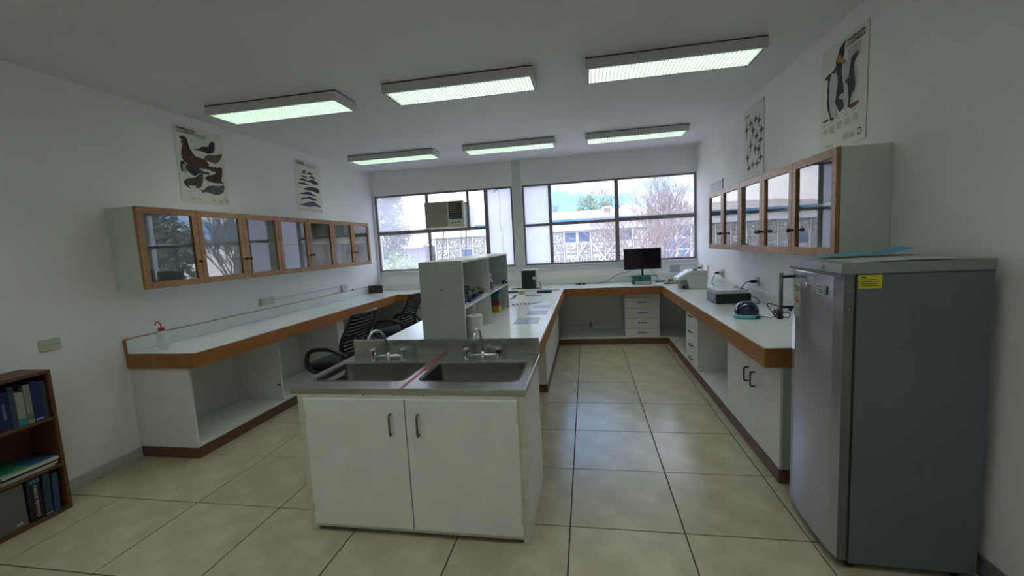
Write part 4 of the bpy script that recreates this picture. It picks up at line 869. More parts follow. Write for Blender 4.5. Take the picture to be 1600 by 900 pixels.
# dark box in the left corner
t = thing('dark_box', 'small dark brown box standing in the far left corner of the bench', 'box', (-3.445, 6.5, C0))
DB = mat('dark_brown_box', (0.045, 0.022, 0.022), 0.5, noise=(30, 0.3))
L().box(-0.115, 0.105, -0.03, 0.03, 0, 0.108).build('box_body', DB, t, world=False, bev=0.002); L().box(-0.118, 0.108, -0.033, 0.033, 0.108, 0.125).build('lid', mat('dark_brown_lid', (0.025, 0.014, 0.014), 0.4), t, world=False, bev=0.002)

# monitor on its green box
t = thing('riser_box', 'green and white cardboard box under the monitor', 'box', (0.79, 6.55, C0))
L().box(-0.13, 0.13, -0.085, 0.085, 0, 0.118).build('box_body', mat('green_card', (0.015, 0.13, 0.10), 0.6, noise=(12, 0.3)), t, world=False, bev=0.002)
L().box(-0.10, 0.12, -0.0865, -0.0852, 0.005, 0.045).build('pale_label', mat('pale_label', (0.40, 0.42, 0.42), 0.6, noise=(30, 0.3)), t, world=False)
t = thing('monitor', 'black flat monitor on a stand under the right window', 'monitor', (0.81, 6.55, C0 + 0.118), -0.02)
L().box(-0.265, 0.265, -0.012, 0.018, 0.098, 0.408).build('bezel', BLACKP, t, world=False, bev=0.003)
L().box(-0.258, 0.258, -0.0128, -0.0118, 0.11, 0.402).build('screen', SCREEN, t, world=False)
L().box(-0.016, 0.012, 0.0, 0.014, 0.008, 0.15).build('stand_neck', BLACKP, t, world=False, bev=0.002)
L().prism([(-0.20, -0.06), (-0.19, -0.072), (0, -0.02), (0.19, -0.072), (0.20, -0.06), (0.02, 0.06), (-0.02, 0.06)], 'z', 0.0, 0.009).build('stand_foot', BLACKP, t, world=False)
t = thing('monitor_cable', 'black cable trailing left from the monitor to a plug on the bench', 'cable', (0.3, 6.8, C0))
MB().tube(spline([(0.72, 6.60, 1.08), (0.60, 6.72, 1.03), (0.45, 6.80, 0.98), (0.33, 6.83, 0.90), (0.20, 6.84, C0 + 0.006), (0.02, 6.86, C0 + 0.005), (-0.12, 6.88, C0 + 0.005), (-0.20, 6.83, C0 + 0.005), (-0.15, 6.68, C0 + 0.005)], 6), 0.004, 6).build('cord', BLACKP, t)
plug(t, (-0.145, 6.675, C0 + 0.016), (1, 0, 0)); plug(t, (-0.03, 6.675, C0 + 0.016), (-1, 0, 0), 0.06)
cord('thin_cable', 'thin dark cable hanging from the right side of the monitor', [(0.95, 6.60, 1.09), (0.96, 6.66, 1.02), (1.02, 6.72, 0.97), (1.08, 6.78, C0 + 0.005), (1.10, 6.82, C0 + 0.004)], 0.0025)
bx('power_adapter', BLACKP, None, 1.02, 1.17, 6.70, 6.74, C0, C0 + 0.02, 0.003, label='flat black power adapter on the bench right of the monitor', cat='adapter')
t = thing('sample_rack', 'cream slotted tray with dark tops in front of the white instrument', 'rack', (1.2, 6.42, C0))
CRM = mat('tray_cream', (0.45, 0.42, 0.25), 0.5)
L().box(-0.10, 0.12, -0.05, 0.05, 0, 0.012).build('tray_base', HANDLED, t, world=False, bev=0.002); L().box(-0.10, -0.075, -0.05, 0.05, 0.012, 0.055).build('tray_end', CRM, t, world=False); L().box(0.10, 0.12, -0.05, 0.05, 0.012, 0.04).build('tray_end', CRM, t, world=False)
for k in range(5): L().box(-0.055 + k * 0.03, -0.037 + k * 0.03, -0.045, 0.045, 0.012, 0.05).build('slot_block', CRM, t, world=False)
L().box(-0.05, 0.01, -0.03, 0.03, 0.05, 0.066).build('dark_cap', BLACKP, t, world=False, bev=0.003)
# white instrument
t = thing('lab_instrument', 'white bench instrument with sloping control panel and overhanging front', 'instrument', (1.3, 5.85, C0))
yn, yfar = 5.70, 6.0
pr = [(1.135, 0.985), (1.15, 0.968), (1.243, 0.980), (1.285, C0), (1.485, C0), (1.50, 0.96), (1.503, 1.075), (1.485, 1.090), (1.30, 1.090)]
MB().prism(pr, 'y', yn, yfar).build('casing', INSTR, t, bev=0.006)
MB().prism([(1.172, 0.963), (1.20, C0 + 0.005), (1.285, C0 + 0.003), (1.243, 0.978), (1.18, 0.968)], 'y', yn + 0.015, yfar - 0.015).build('front_recess', INSTRG, t)
MB().prism([(1.15, 1.0015), (1.285, 1.0865), (1.2845, 1.0895), (1.148, 1.0035)], 'y', yn + 0.03, yfar - 0.03).build('control_panel', mat('panel_pale_blue', (0.50, 0.55, 0.66), 0.25), t)
cp = bpy.data.objects['control_panel']
for k in range(3):
    for q in range(2):
        u = 0.2 + 0.25 * k; p = Vector((1.15 + 0.135 * u, yn + 0.08 + 0.12 * q, 1.0035 + 0.086 * u + 0.002)); MB().box(p.x, p.x + 0.02, p.y, p.y + 0.05, p.z - 0.001, p.z + 0.006).build('button', WHITEP, cp)
MB().lathe((1.36, 5.76, 1.0905), [(0.030, 0), (0.030, 0.016), (0.024, 0.019), (0.0, 0.02)], 16).build('lid_knob', INSTRG, t, bev=0)
MB().lathe((1.36, 5.76, 1.1106), [(0.033, 0), (0.033, 0.006), (0.0, 0.007)], 16).build('lid_disc', INSTR, t)
bx('seam', INSTRG, t, 1.30, 1.498, yn - 0.001, yn, 1.045, 1.0475)
MB().lathe((1.215, yn + 0.014, C0 + 0.03), [(0.018, 0), (0.016, 0.02)], 10, (0, -1, 0)).build('dial', BLACKP, t)
t = thing('plug_and_cable', 'black plug and cord rising behind the white instrument', 'cable', (1.6, 6.5, 1.0)); plug(t, (XR - 0.012, 6.64, 1.055), (-1, -0.2, 0), 0.06)
MB().tube(spline([(XR - 0.07, 6.63, 1.055), (1.52, 6.55, 1.04), (1.49, 6.3, 0.95), (1.49, 6.12, 0.90)]), 0.004, 6).build('cord', BLACKP, t)
t = thing('plug_and_cable', 'grey adapter with plug and cord right of the white instrument', 'cable', (1.6, 5.67, 1.0))
bx('adapter', OUTLET, t, XR - 0.05, XR - 0.012, 5.64, 5.70, 1.03, 1.075, 0.003); plug(t, (XR - 0.05, 5.66, 1.055), (-1, 0, 0.1), 0.05)
MB().tube(spline([(XR - 0.10, 5.66, 1.06), (1.55, 5.62, 1.02), (1.52, 5.60, 0.95), (1.54, 5.5, 0.885), (1.58, 5.38, C0 + 0.006), (1.62, 5.45, C0 + 0.006), (1.60, 5.58, C0 + 0.01), (1.55, 5.52, C0 + 0.014), (1.58, 5.42, C0 + 0.018), (1.63, 5.48, C0 + 0.018)]), 0.004, 6).build('cord', BLACKP, t)
# black device with glass lid
t = thing('transilluminator', 'black bench device with pale glass lid and blue front panel', 'instrument', (1.4, 4.58, C0))
L().box(-0.165, 0.155, -0.165, 0.165, 0.006, 0.098).build('body', BLACKP, t, world=False, bev=0.004)
L().box(-0.168, 0.125, -0.165, 0.165, 0.099, 0.105).box(-0.168, -0.150, -0.165, 0.165, 0.105, 0.128).box(-0.150, 0.125, -0.165, -0.150, 0.105, 0.128).box(-0.150, 0.125, 0.150, 0.165, 0.105, 0.128).build('lid_frame', mat('lid_lilac_white', (0.50, 0.51, 0.56), 0.3), t, world=False)
L().box(-0.168, 0.125, -0.167, 0.167, 0.128, 0.133).build('lid_glass', mat('lid_top_white', (0.60, 0.61, 0.63), 0.12), t, world=False)
L().box(-0.1675, -0.1652, -0.155, 0.155, 0.02, 0.095).build('front_panel', mat('panel_blue_grey', (0.16, 0.22, 0.27), 0.3), t, world=False)
fp = [o for o in t.children if o.name.startswith('front_panel')][0]
L().box(-0.172, -0.1677, -0.13, -0.10, 0.03, 0.05).build('switch', mat('switch_red', (0.25, 0.02, 0.03), 0.4), fp, world=False); L().box(-0.170, -0.1677, -0.09, -0.083, 0.03, 0.065).build('switch', WHITEP, fp, world=False)
for y in (-0.09, 0.08): L().tube([(0.06, y, 0.122), (0.10, y, 0.135), (0.14, y, 0.115)], 0.010, 8).build('hinge', HANDLED, t, world=False)
for (a, b) in ((-0.14, -0.14), (-0.14, 0.14), (0.13, -0.14), (0.13, 0.14)): L().lathe((a, b, 0), [(0.012, 0), (0.012, 0.006)], 8).build('foot', BLACKP, t, world=False)
t = thing('plug_and_cable', 'black plug and curved cord behind the black glass-lidded device', 'cable', (1.6, 4.56, 1.0)); plug(t, (XR - 0.012, 4.56, 1.055), (-1, 0, 0), 0.07)
MB().tube(spline([(XR - 0.08, 4.56, 1.055), (1.555, 4.56, 1.045), (1.527, 4.58, 1.00), (1.520, 4.59, 0.992)]), 0.004, 6).build('cord', BLACKP, t)
cord('looped_cable', 'looped black cable at the back of the glass-lidded device', [(1.557, 4.52, 0.92), (1.60, 4.45, 0.91), (1.615, 4.38, 0.875), (1.60, 4.36, C0 + 0.006), (1.57, 4.42, C0 + 0.01), (1.557, 4.50, 0.89)], 0.004)
# blue dome device
t = thing('mini_centrifuge', 'small device with dark blue dome lid on a turquoise base', 'instrument', (1.268, 3.70, C0))
def dome(mb, a, b, z0, z1, p, n=24, m=8, top=True):
    vs = []; fs = []
    for i in range(m + 1):
        ph = PI / 2 * i / m; s_ = math.cos(ph) ** p; z = z0 + (z1 - z0) * math.sin(ph)
        for k in range(n): th = 2 * PI * k / n; vs.append((a * s_ * math.cos(th), b * s_ * math.sin(th), z))
    for i in range(m):
        for k in range(n): fs.append((i * n + k, i * n + (k + 1) % n, (i + 1) * n + (k + 1) % n, (i + 1) * n + k))
    fs.append(tuple(range(n))[::-1]); return mb.add(vs, fs, True)
L().lathe((0, 0, 0), [(0.085, 0.0), (0.102, 0.004), (0.100, 0.026), (0.092, 0.031)], 28).build('base', mat('turquoise_plastic', (0.13, 0.42, 0.47), 0.3), t, world=False)
dome(L(), 0.092, 0.090, 0.031, 0.132, 0.62).build('dome_lid', mat('dark_blue_acrylic', (0.010, 0.012, 0.05), 0.08, coat=0.5), t, world=False)
L().box(0.035, 0.06, -0.098, -0.088, 0.008, 0.022).build('switch', BLACKP, t, world=False)
t = thing('adapter_and_cable', 'tangled black power adapter and cable between the blue device and the fridge', 'cable', (1.5, 3.66, C0))
z = C0 + 0.005
MB().tube(spline([(1.365, 3.66, z + 0.006), (1.40, 3.655, z + 0.001), (1.44, 3.65, z), (1.475, 3.66, z + 0.01)]), 0.004, 6).tube(spline([(1.50, 3.66, z + 0.06), (1.505, 3.655, z + 0.075), (1.45, 3.65, z + 0.102), (1.408, 3.645, z + 0.113), (1.400, 3.64, z + 0.098), (1.425, 3.63, z + 0.055), (1.445, 3.62, z + 0.02), (1.465, 3.60, z), (1.50, 3.60, z)]), 0.004, 6).tube(spline([(1.52, 3.66, z + 0.03), (1.56, 3.68, z + 0.035), (1.575, 3.66, z + 0.02), (1.55, 3.63, z), (1.51, 3.63, z + 0.005)]), 0.004, 6).build('cord', BLACKP, t)
MB().tube(spline([(1.475 + 0.022 * math.cos(a), 3.65 + 0.02 * math.sin(a), z + 0.02 + 0.004 * a + 0.02 * math.sin(a * 1.3)) for a in [k * 0.9 for k in range(12)]], 4), 0.0045, 6).build('coiled_cord', BLACKP, t)
bx('adapter_block', BLACKP, t, 1.475, 1.515, 3.635, 3.685, C0, C0 + 0.065, 0.004)
plug(t, (1.575, 3.69, C0 + 0.06), (1, 0, 0), 0.05)

# ------------------------------------------------------------------ things on the island bench
def paperflat(name, label, x0, x1, y0, y1, col, rz=0.0, marks=2, group=None, kind='paper', th=0.001):
    t = thing(name, label, kind, ((x0 + x1) / 2, (y0 + y1) / 2, C0), rz, group=group)
    w, h = (x1 - x0) / 2, (y1 - y0) / 2
    p = L().box(-w, w, -h, h, 0, th).build('sheet', mat('sheet_%d' % int(col[0] * 1000 + col[2] * 100), col, 0.25), t, world=False)
    mk = mat('faint_print', (0.22, 0.24, 0.38), 0.5)
    for k in range(marks): L().box(-w * 0.15, w * (0.65 - 0.2 * k), h * (0.5 - 0.5 * k), h * (0.5 - 0.5 * k) + 0.008, th, th + 0.0004).build('printed_line', mk, p, world=False)
    L().box(-w * 0.05, w * 0.05, -h * 0.4, -h * 0.2, th, th + 0.0004).build('printed_mark', INK, p, world=False)
    return t
LIL = (0.40, 0.43, 0.56)
paperflat('printed_sheet', 'lilac printed sheet on the island bench, nearest the sinks', -0.655, -0.435, 3.60, 3.885, LIL, 0.0, group='lilac printed sheets on the island')
paperflat('printed_sheet', 'lilac printed sheet on the island bench, second from the sinks', -0.60, -0.40, 4.06, 4.295, LIL, 0.02, group='lilac printed sheets on the island')
paperflat('printed_sheet', 'lilac printed sheet on the island bench, third from the sinks', -0.585, -0.40, 4.44, 4.68, LIL, -0.02, group='lilac printed sheets on the island')
paperflat('printed_sheet', 'violet patterned sheet on the island bench behind the lilac ones', -0.815, -0.605, 5.47, 5.63, (0.28, 0.22, 0.46), 0.05, 3)
t = thing('black_tray', 'flat black case with a red pencil on the island bench', 'case', (-0.59, 5.88, C0)); L().box(-0.10, 0.10, -0.10, 0.09, 0, 0.028).build('case_body', BLACKP, t, world=False, bev=0.003)
t = thing('pencil', 'red pencil lying behind the flat black case', 'pencil', (-0.48, 6.05, C0), 0.25); L().tube([(-0.09, 0, 0.004), (0.08, 0, 0.004)], 0.004, 6).build('shaft', REDP, t, world=False); L().tube([(0.08, 0, 0.004), (0.095, 0, 0.004)], 0.004, 6, r_end=0.0005).build('tip', OUTLET, t, world=False)
t = thing('yellow_roll', 'small cream yellow tape roll near the instrument box', 'roll', (-0.89, 5.74, C0))
L().lathe((0, 0, 0), [(0.018, 0.0), (0.045, 0.0), (0.047, 0.01), (0.047, 0.05), (0.043, 0.056), (0.018, 0.056), (0.018, 0.0)], 18, cap=False).build('roll_body', mat('cream_yellow', (0.50, 0.44, 0.16), 0.5, noise=(25, 0.3)), t, world=False)
t = thing('blue_tray', 'flat dark blue case beside the cream yellow roll', 'case', (-1.06, 5.97, C0)); L().box(-0.09, 0.08, -0.05, 0.05, 0, 0.022).build('case_body', mat('slate_blue', (0.02, 0.05, 0.08), 0.4), t, world=False, bev=0.002)
t = thing('open_folder', 'white sheets with a slate border lying beside the shelf unit end', 'folder', (-1.03, 5.45, C0), 0.06); L().box(-0.13, 0.10, -0.20, 0.20, 0, 0.003).build('cover', mat('slate_blue2', (0.05, 0.08, 0.12), 0.4), t, world=False); L().box(-0.12, 0.06, -0.18, 0.17, 0.003, 0.005).build('sheet', WHITEP, t, world=False)
t = thing('scissors', 'steel instruments laid out on a white sheet on the island bench', 'tools', (-0.76, 4.76, C0), 0.3)
L().prism([(-0.14, -0.06), (0.10, -0.04), (0.19, 0.04), (-0.10, 0.06)], 'z', 0, 0.0015).build('sheet', WHITEP, t, world=False)
for k in range(5): L().box(-0.10 + k * 0.045, -0.075 + k * 0.045, -0.03, 0.03, 0.0015, 0.010).build('tool_piece', [HANDLE, INSTRG, STEEL][k % 3], t, world=False, bev=0.001)
L().prism([(0.10, -0.02), (0.125, -0.028), (0.23, 0.06)], 'z', 0.0015, 0.006).build('blade', STEEL, t, world=False)
# black-fronted instrument
t = thing('instrument_box', 'beige instrument box with black front and round white sticker', 'instrument', (-0.875, 6.52, C0), -0.03)
L().box(-0.115, 0.115, -0.07, 0.11, 0.004, 0.272).build('casing', mat('beige_casing', (0.42, 0.38, 0.28), 0.5), t, world=False, bev=0.003)
L().box(-0.119, 0.095, -0.078, -0.0705, 0.0, 0.268).build('front_cover', BLACKP, t, world=False, bev=0.002); L().box(-0.118, 0.125, -0.075, 0.115, 0.2722, 0.290).build('top_cover', WHITEP, t, world=False, bev=0.003)
L().lathe((0.075, -0.079, 0.155), [(0.024, 0), (0.024, 0.002)], 18, (0, -1, 0)).build('round_sticker', ST1, t, world=False); L().lathe((0.075, -0.0815, 0.155), [(0.008, 0), (0.008, 0.002)], 12, (0, -1, 0)).build('sticker_centre', INSTRG, t, world=False)
cord('looped_cable', 'black cable looped around the foot of the beige instrument box', [(-1.15, 6.40, C0 + 0.005), (-1.02, 6.42, C0 + 0.006), (-0.86, 6.36, C0 + 0.006), (-0.72, 6.38, C0 + 0.006), (-0.70, 6.46, C0 + 0.01), (-0.725, 6.52, C0 + 0.06), (-0.735, 6.53, C0 + 0.09)], 0.006)
# towel roll
t = thing('paper_towel_roll', 'white paper towel roll standing at the near end of the shelf unit', 'towel roll', (-0.83, 2.99, C0))
L().lathe((0, 0, 0), [(0.022, 0.0), (0.06, 0.0), (0.062, 0.003), (0.062, 0.185), (0.060, 0.189), (0.022, 0.189), (0.022, 0.0)], 28, cap=False).build('towel_roll_body', mat('towel_paper', (0.66, 0.66, 0.66), 0.8, bump=(60, 0.1)), t, world=False)
L().lathe((0, 0, 0), [(0.0219, 0.0), (0.0219, 0.1895), (0.0195, 0.1895), (0.0195, 0.0)], 16, cap=False).build('card_core', mat('card_core', (0.14, 0.11, 0.08), 0.8), t, world=False)
# items on the middle shelf and below
M0 = HM + 0.001
t = thing('glass_jar', 'square grey glass container on the shelf unit', 'container', (-1.06, 3.42, M0)); L().box(-0.06, 0.06, -0.09, 0.09, 0, 0.006).box(-0.06, -0.055, -0.09, 0.09, 0.006, 0.085).box(0.055, 0.06, -0.09, 0.09, 0.006, 0.085).box(-0.055, 0.055, -0.09, -0.085, 0.006, 0.085).box(-0.055, 0.055, 0.085, 0.09, 0.006, 0.085).build('jar_walls', mat('smoky_plastic', (0.13, 0.14, 0.15), 0.2), t, world=False)
t = thing('tube_rack', 'low grey rack with dark tubes on the shelf unit', 'rack', (-0.945, 3.36, M0))
L().box(-0.05, 0.05, -0.22, 0.24, 0, 0.008).box(-0.05, 0.05, -0.22, -0.205, 0.008, 0.05).box(-0.05, 0.05, 0.225, 0.24, 0.008, 0.05).box(-0.05, 0.05, -0.205, 0.225, 0.044, 0.05).build('rack_frame', INSTRG, t, world=False)
for k in range(8): L().tube([(0.02, -0.17 + k * 0.05, 0.009), (0.02, -0.17 + k * 0.05, 0.068)], 0.011, 8).build('tube', [BLACKP, WHITEP, INSTRG, BLACKP][k % 4], t, world=False)
BLUEP = mat('deep_blue_plastic', (0.02, 0.025, 0.20), 0.25)
bx('blue_tray', BLUEP, None, -0.905, -0.87, 3.08, 3.42, M0, M0 + 0.014, 0.003, label='long thin deep blue tray on the front edge of the shelf', cat='tray')
t = thing('blue_bulb', 'round deep blue bulb at the near end of the shelf', 'bulb', (-0.895, 2.93, M0))
dome(L(), 0.034, 0.034, 0.03, 0.064, 0.9, 16, 6).build('bulb_top', BLUEP, t, world=False); L().lathe((0, 0, 0), [(0.016, 0), (0.028, 0.012), (0.034, 0.03)], 16).build('bulb_base', BLUEP, t, world=False)
t = thing('spray_bottle', 'slim white and lilac bottle standing by the shelf divider', 'bottle', (-0.858, 3.715, M0))
L().lathe((0, 0, 0), [(0.020, 0), (0.022, 0.005), (0.022, 0.10), (0.012, 0.115), (0.012, 0.14), (0.015, 0.142), (0.015, 0.165), (0.0, 0.168)], 14).build('bottle_body', mat('lilac_white', (0.50, 0.50, 0.60), 0.4), t, world=False)
L().lathe((0, 0, 0), [(0.0225, 0.03), (0.0228, 0.031), (0.0228, 0.09), (0.0225, 0.091)], 14).build('bottle_label', mat('label_violet', (0.12, 0.11, 0.25), 0.5), t, world=False)
t = thing('blue_bulb', 'dark blue rubber bulb at the far end of the shelf', 'bulb', (-0.875, 4.47, M0)); dome(L(), 0.03, 0.045, 0.0, 0.045, 0.8, 16, 6).build('bulb_body', BLUEP, t, world=False); L().tube([(-0.0, -0.04, 0.015), (-0.0, -0.075, 0.012)], 0.012, 8, r_end=0.007).build('bulb_neck', BLACKP, t, world=False)
hcube = 0.0625
for k, (c, nm) in enumerate([((0.62, 0.40, 0.01), 'yellow'), ((0.30, 0.015, 0.03), 'red'), ((0.01, 0.20, 0.10), 'green'), ((0.015, 0.05, 0.30), 'blue')]):
    t = thing('cube_rack', '%s plastic cube, %s of the stack under the shelf' % (nm, ['at the bottom', 'second from the bottom', 'third from the bottom', 'at the top'][k]), 'cube', (-0.955, 4.32 + 0.004 * k, C0 + k * (hcube + 0.0006)), 0.04 * (k % 2), group='coloured cubes stacked under the shelf')
    m = mat('cube_' + nm, c, 0.35); L().box(-0.045, 0.045, -0.055, 0.055, 0, hcube - 0.006).build('cube_body', m, t, world=False, bev=0.003)
    for i in range(2):
        for j in range(2): L().box(-0.035 + 0.04 * i, -0.005 + 0.04 * i, -0.045 + 0.05 * j, -0.005 + 0.05 * j, hcube - 0.006, hcube - 0.001).build('stud', m, t, world=False)

# ------------------------------------------------------------------ outside
GR = mat('outside_paving', (0.42, 0.40, 0.36), 0.9, noise=(0.6, 0.15))
MB().box(-40, 40, YB + WT + 0.3, 60, -1.9, -1.6).build('ground', GR, kind='structure')
LOWW = mat('outer_wall', (0.55, 0.54, 0.5), 0.8)
OW = mat('facade_white', (0.66, 0.65, 0.66), 0.7, noise=(1.5, 0.05)); OG = mat('facade_grey', (0.40, 0.40, 0.43), 0.8)
REL = mat('relief_concrete', (0.50, 0.49, 0.48), 0.85, noise=(6, 0.15)); OB = mat('outside_window_blue', (0.06, 0.10, 0.22), 0.15)
BLU = mat('blue_gutter', (0.04, 0.17, 0.33), 0.5); ROOF = mat('pale_roof_sheet', (0.62, 0.54, 0.49), 0.7, noise=(1.2, 0.12))
t = thing('opposite_building', 'white low building with patterned relief panels and blue gutter outside', 'building', (0, 17, -1.6))
fx0_, fx1_ = -6.25, 9.2
bx('wall', OG, t, fx0_, fx1_, 17.08, 23, -1.6, 2.2)
bx('fascia', OW, t, fx0_ - 0.3, fx1_, 16.86, 17.08, 1.915, 2.275, 0.01)
bx('gutter', BLU, t, fx0_ - 0.3, fx1_, 16.74, 16.86, 2.28, 2.37, 0.01)
MB().prism([(16.80, 2.375), (23.0, 3.06), (23.0, 3.0), (16.80, 2.315)], 'x', fx0_ - 0.3, fx1_).build('roof', ROOF, t)
rf = [o for o in t.children if o.name.startswith('roof')][0]
for k in range(30):
    x = fx0_ + k * 0.53
    MB().prism([(16.80, 2.376), (23.0, 3.061), (23.0, 3.082), (16.80, 2.397)], 'x', x, x + 0.025).build('roof_rib', ROOF, rf)
# relief panels: three cast patterns
def relief(seed):
    r = random.Random(seed); nx, nz = 26, 22; vs = []; fs = []; c = [(r.random(), r.random(), 6 + 7 * r.random(), r.random() * 6, 0.8 + r.random()) for _ in range(3)]
    for i in range(nx + 1):
        for j in range(nz + 1):
            u, v = i / nx, j / nz; h = 0
            for (a, b, f_, p, s_) in c:
                d = math.hypot((u - a) * s_, v - b); h += math.sin(f_ * d * 2.2 + p + 2.5 * math.sin(3 * (u * (1.5 - s_) + v)))
            e = min(1, 12 * min(u, v, 1 - u, 1 - v)); vs.append((0.47 * u, -0.09 * e * (1 if h > 0.3 else 0.3 if h > -0.3 else 0), 0.42 * v))
    for i in range(nx):
        for j in range(nz): a = i * (nz + 1) + j; fs.append((a, a + nz + 1, a + nz + 2, a + 1))
    return MB().add(vs, fs)
protos = []
bays = int((fx1_ - fx0_) / 0.53)
for k in range(bays):
    x = fx0_ + 0.10 + k * 0.53
    bx('pilaster', OW, t, x - 0.035, x + 0.0, 16.98, 17.08, -1.6, 1.915)
    for row, zb in enumerate((0.14, 0.575, 1.01, 1.455)):
        X = x + 0.265
        dark = (row == 3 and (-1.0 < X < 0.15 or 3.1 < X < 4.2 or 5.2 < X < 6.2 or 1.2 < X < 1.6)) or (row == 2 and (-5.0 < X < -4.5 or 3.1 < X < 4.2)) or (row == 1 and 3.1 < X < 4.2)
        if dark:
            w = bx('outside_window', OW, t, x + 0.005, x + 0.49, 17.03, 17.079, zb - 0.01, zb + 0.43); bx('window_glass', OB, w, x + 0.035, x + 0.46, 17.02, 17.0299, zb + 0.02, zb + 0.40)
        else:
            s = (k * 2 + row * 3) % 4
            if len(protos) <= s or protos[s] is None:
                while len(protos) <= s: protos.append(None)
                p = relief(10 + s).build('relief_panel', REL, t, world=False, fix=False); protos[s] = p
            else:
                p = protos[s].copy(); COL.objects.link(p)
            p.location = (x + 0.01, 0.05, zb + 1.6)
for (a, b) in ((0.2, 1.15), (1.15, 0.2), (3.2, 4.15), (-0.9, 0.05)):
    MB().tube([(a, 16.93, 0.2), (b, 16.93, 1.45)], 0.022, 6).build('diagonal_brace', OW, t)
def roof_ac(label, x0, x1, y, z0, z1):
    t = thing('rooftop_unit', label, 'air conditioner', ((x0 + x1) / 2, y, z0)); bx('casing', OW, t, x0, x1, y, y + 0.4, z0, z1, 0.01)
    g = bx('intake_recess', mat('brown_grille', (0.20, 0.15, 0.13), 0.7), t, x0 + 0.08, x1 - 0.06, y - 0.012, y - 0.001, z0 + 0.05, z1 - 0.04)
    for k in range(5): zz = z0 + 0.06 + (z1 - z0 - 0.12) * k / 5; bx('grille_slat', OG, g, x0 + 0.08, x1 - 0.06, y - 0.02, y - 0.0125, zz, zz + 0.008)
roof_ac('low white unit on the opposite roof, left of the taller one', -0.10, 0.39, 19.0, 2.63, 2.79)
roof_ac('taller white boxy unit on the opposite roof by the window mullion', 0.72, 1.13, 19.0, 2.64, 2.915)
# neighbouring low wing on the left
t = thing('side_wing', 'low outbuilding with pinkish tiled roof seen through the left window', 'building', (-9, 17, -1.6))
bx('wall', mat('lilac_wall', (0.42, 0.40, 0.47), 0.8, noise=(2, 0.15)), t, -14, -6.62, 16.9, 20, -1.6, 1.66)
PR = mat('pink_roof', (0.62, 0.42, 0.36), 0.75, noise=(3, 0.1))
MB().prism([(16.55, 1.63), (20.0, 2.42), (20.0, 2.36), (16.55, 1.57)], 'x', -14, -6.57).build('roof', PR, t)
rf = [o for o in t.children if o.name.startswith('roof')][0]
for k in range(8):
    y = 16.6 + 0.42 * k; z = 1.63 + (y - 16.55) * 0.229
    MB().prism([(y, z + 0.002), (y + 0.05, z + 0.035), (y + 0.10, z + 0.024)], 'x', -14, -6.57).build('roof_ridge', PR, rf)
for k in range(12): bx('wall_panel_strip', OG, t, -13 + 0.55 * k, -12.97 + 0.55 * k, 16.87, 16.899, -1.6, 1.55)

BARKP = mat('pale_pink_bark', (0.30, 0.23, 0.22), 0.85, noise=(6, 0.2)); BARKG = mat('grey_bark', (0.16, 0.13, 0.12), 0.85)
def branches(mb, p, d, r, ln, depth, rnd, spread=0.55, lift=0.1, tips=None, kids=3):
    q = p + d * ln; mid = p + d * ln * 0.5 + Vector((rnd.uniform(-1, 1), rnd.uniform(-1, 1), 0)) * ln * 0.06
    mb.tube([p, mid, q], [r, r * 0.85, r * 0.68], 6 if depth > 2 else 4, cap=False)
    if depth == 0:
        if tips is not None: tips.append(q)
        return
    for k in range(kids if depth > 1 else kids + 1):
        nd = (d + Vector((rnd.uniform(-1, 1), rnd.uniform(-1, 1), rnd.uniform(-0.6, 1))) * spread + Vector((0, 0, lift))).normalized()
        branches(mb, p + d * ln * (1.0 if k == 0 else rnd.uniform(0.45, 1.0)), nd, r * 0.62 if k else r * 0.68, ln * rnd.uniform(0.62, 0.85), depth - 1, rnd, spread, lift, tips, kids)
def bare_tree(label, x, y, h, r, seed, depth=6, m=BARKP, lean=(0, 0, 1), ln=1.0, spread=0.5, kids=3, stems=1):
    t = thing('bare_tree', label, 'tree', (x, y, -1.6)); rnd = random.Random(seed); tr = MB(); br = MB()
    for s in range(stems):
        dx = (s - (stems - 1) / 2) * 0.25; d = Vector((lean[0] + dx * 0.35, lean[1], lean[2])).normalized()
        base = Vector((dx * 0.3, 0, 0)); top = base + d * h
        tr.tube([base, base + d * h * 0.5, top], [r, r * 0.85, r * 0.7], 10)
        for k in range(4):
            nd = (d + Vector((rnd.uniform(-1, 1), rnd.uniform(-0.8, 0.8), rnd.uniform(-0.1, 0.6))) * 0.6).normalized()
            branches(br, top - d * h * 0.12 * k, nd, r * 0.5, ln, depth, rnd, spread, 0.12, None, kids)
    tr.build('trunk', m, t, world=False); br.build('branches', m, t, world=False, fix=False, kind='stuff')
    return t
bare_tree('large bare pinkish tree with tangled twigs outside the right window', 1.95, 13.0, 2.1, 0.06, 5, 5, stems=3, ln=1.0, spread=0.72)
bare_tree('bare tree standing outside beyond the right end of the windows', 5.2, 12.6, 2.4, 0.09, 51, 5, BARKG, stems=2, ln=1.0, spread=0.7)
bare_tree('slender bare tree leaning right outside the right window edge', 2.75, 13.3, 3.1, 0.045, 11, 5, lean=(0.16, 0, 1), ln=0.7, spread=0.5)
bare_tree('bare dark tree behind the green tree on the far side of the roof', 1.15, 26.5, 4.6, 0.06, 21, 4, BARKG, ln=0.75, spread=0.5)
bare_tree('small purplish bare tree rising behind the left end of the pale roof', -1.25, 25.0, 4.0, 0.05, 31, 4, mat('purple_bark', (0.24, 0.17, 0.25), 0.85), ln=0.55, spread=0.5)
bare_tree('thin bare sapling in front of the pink-roofed outbuilding', -5.6, 11.2, 2.6, 0.018, 41, 2, ln=0.35, spread=0.4, kids=2)
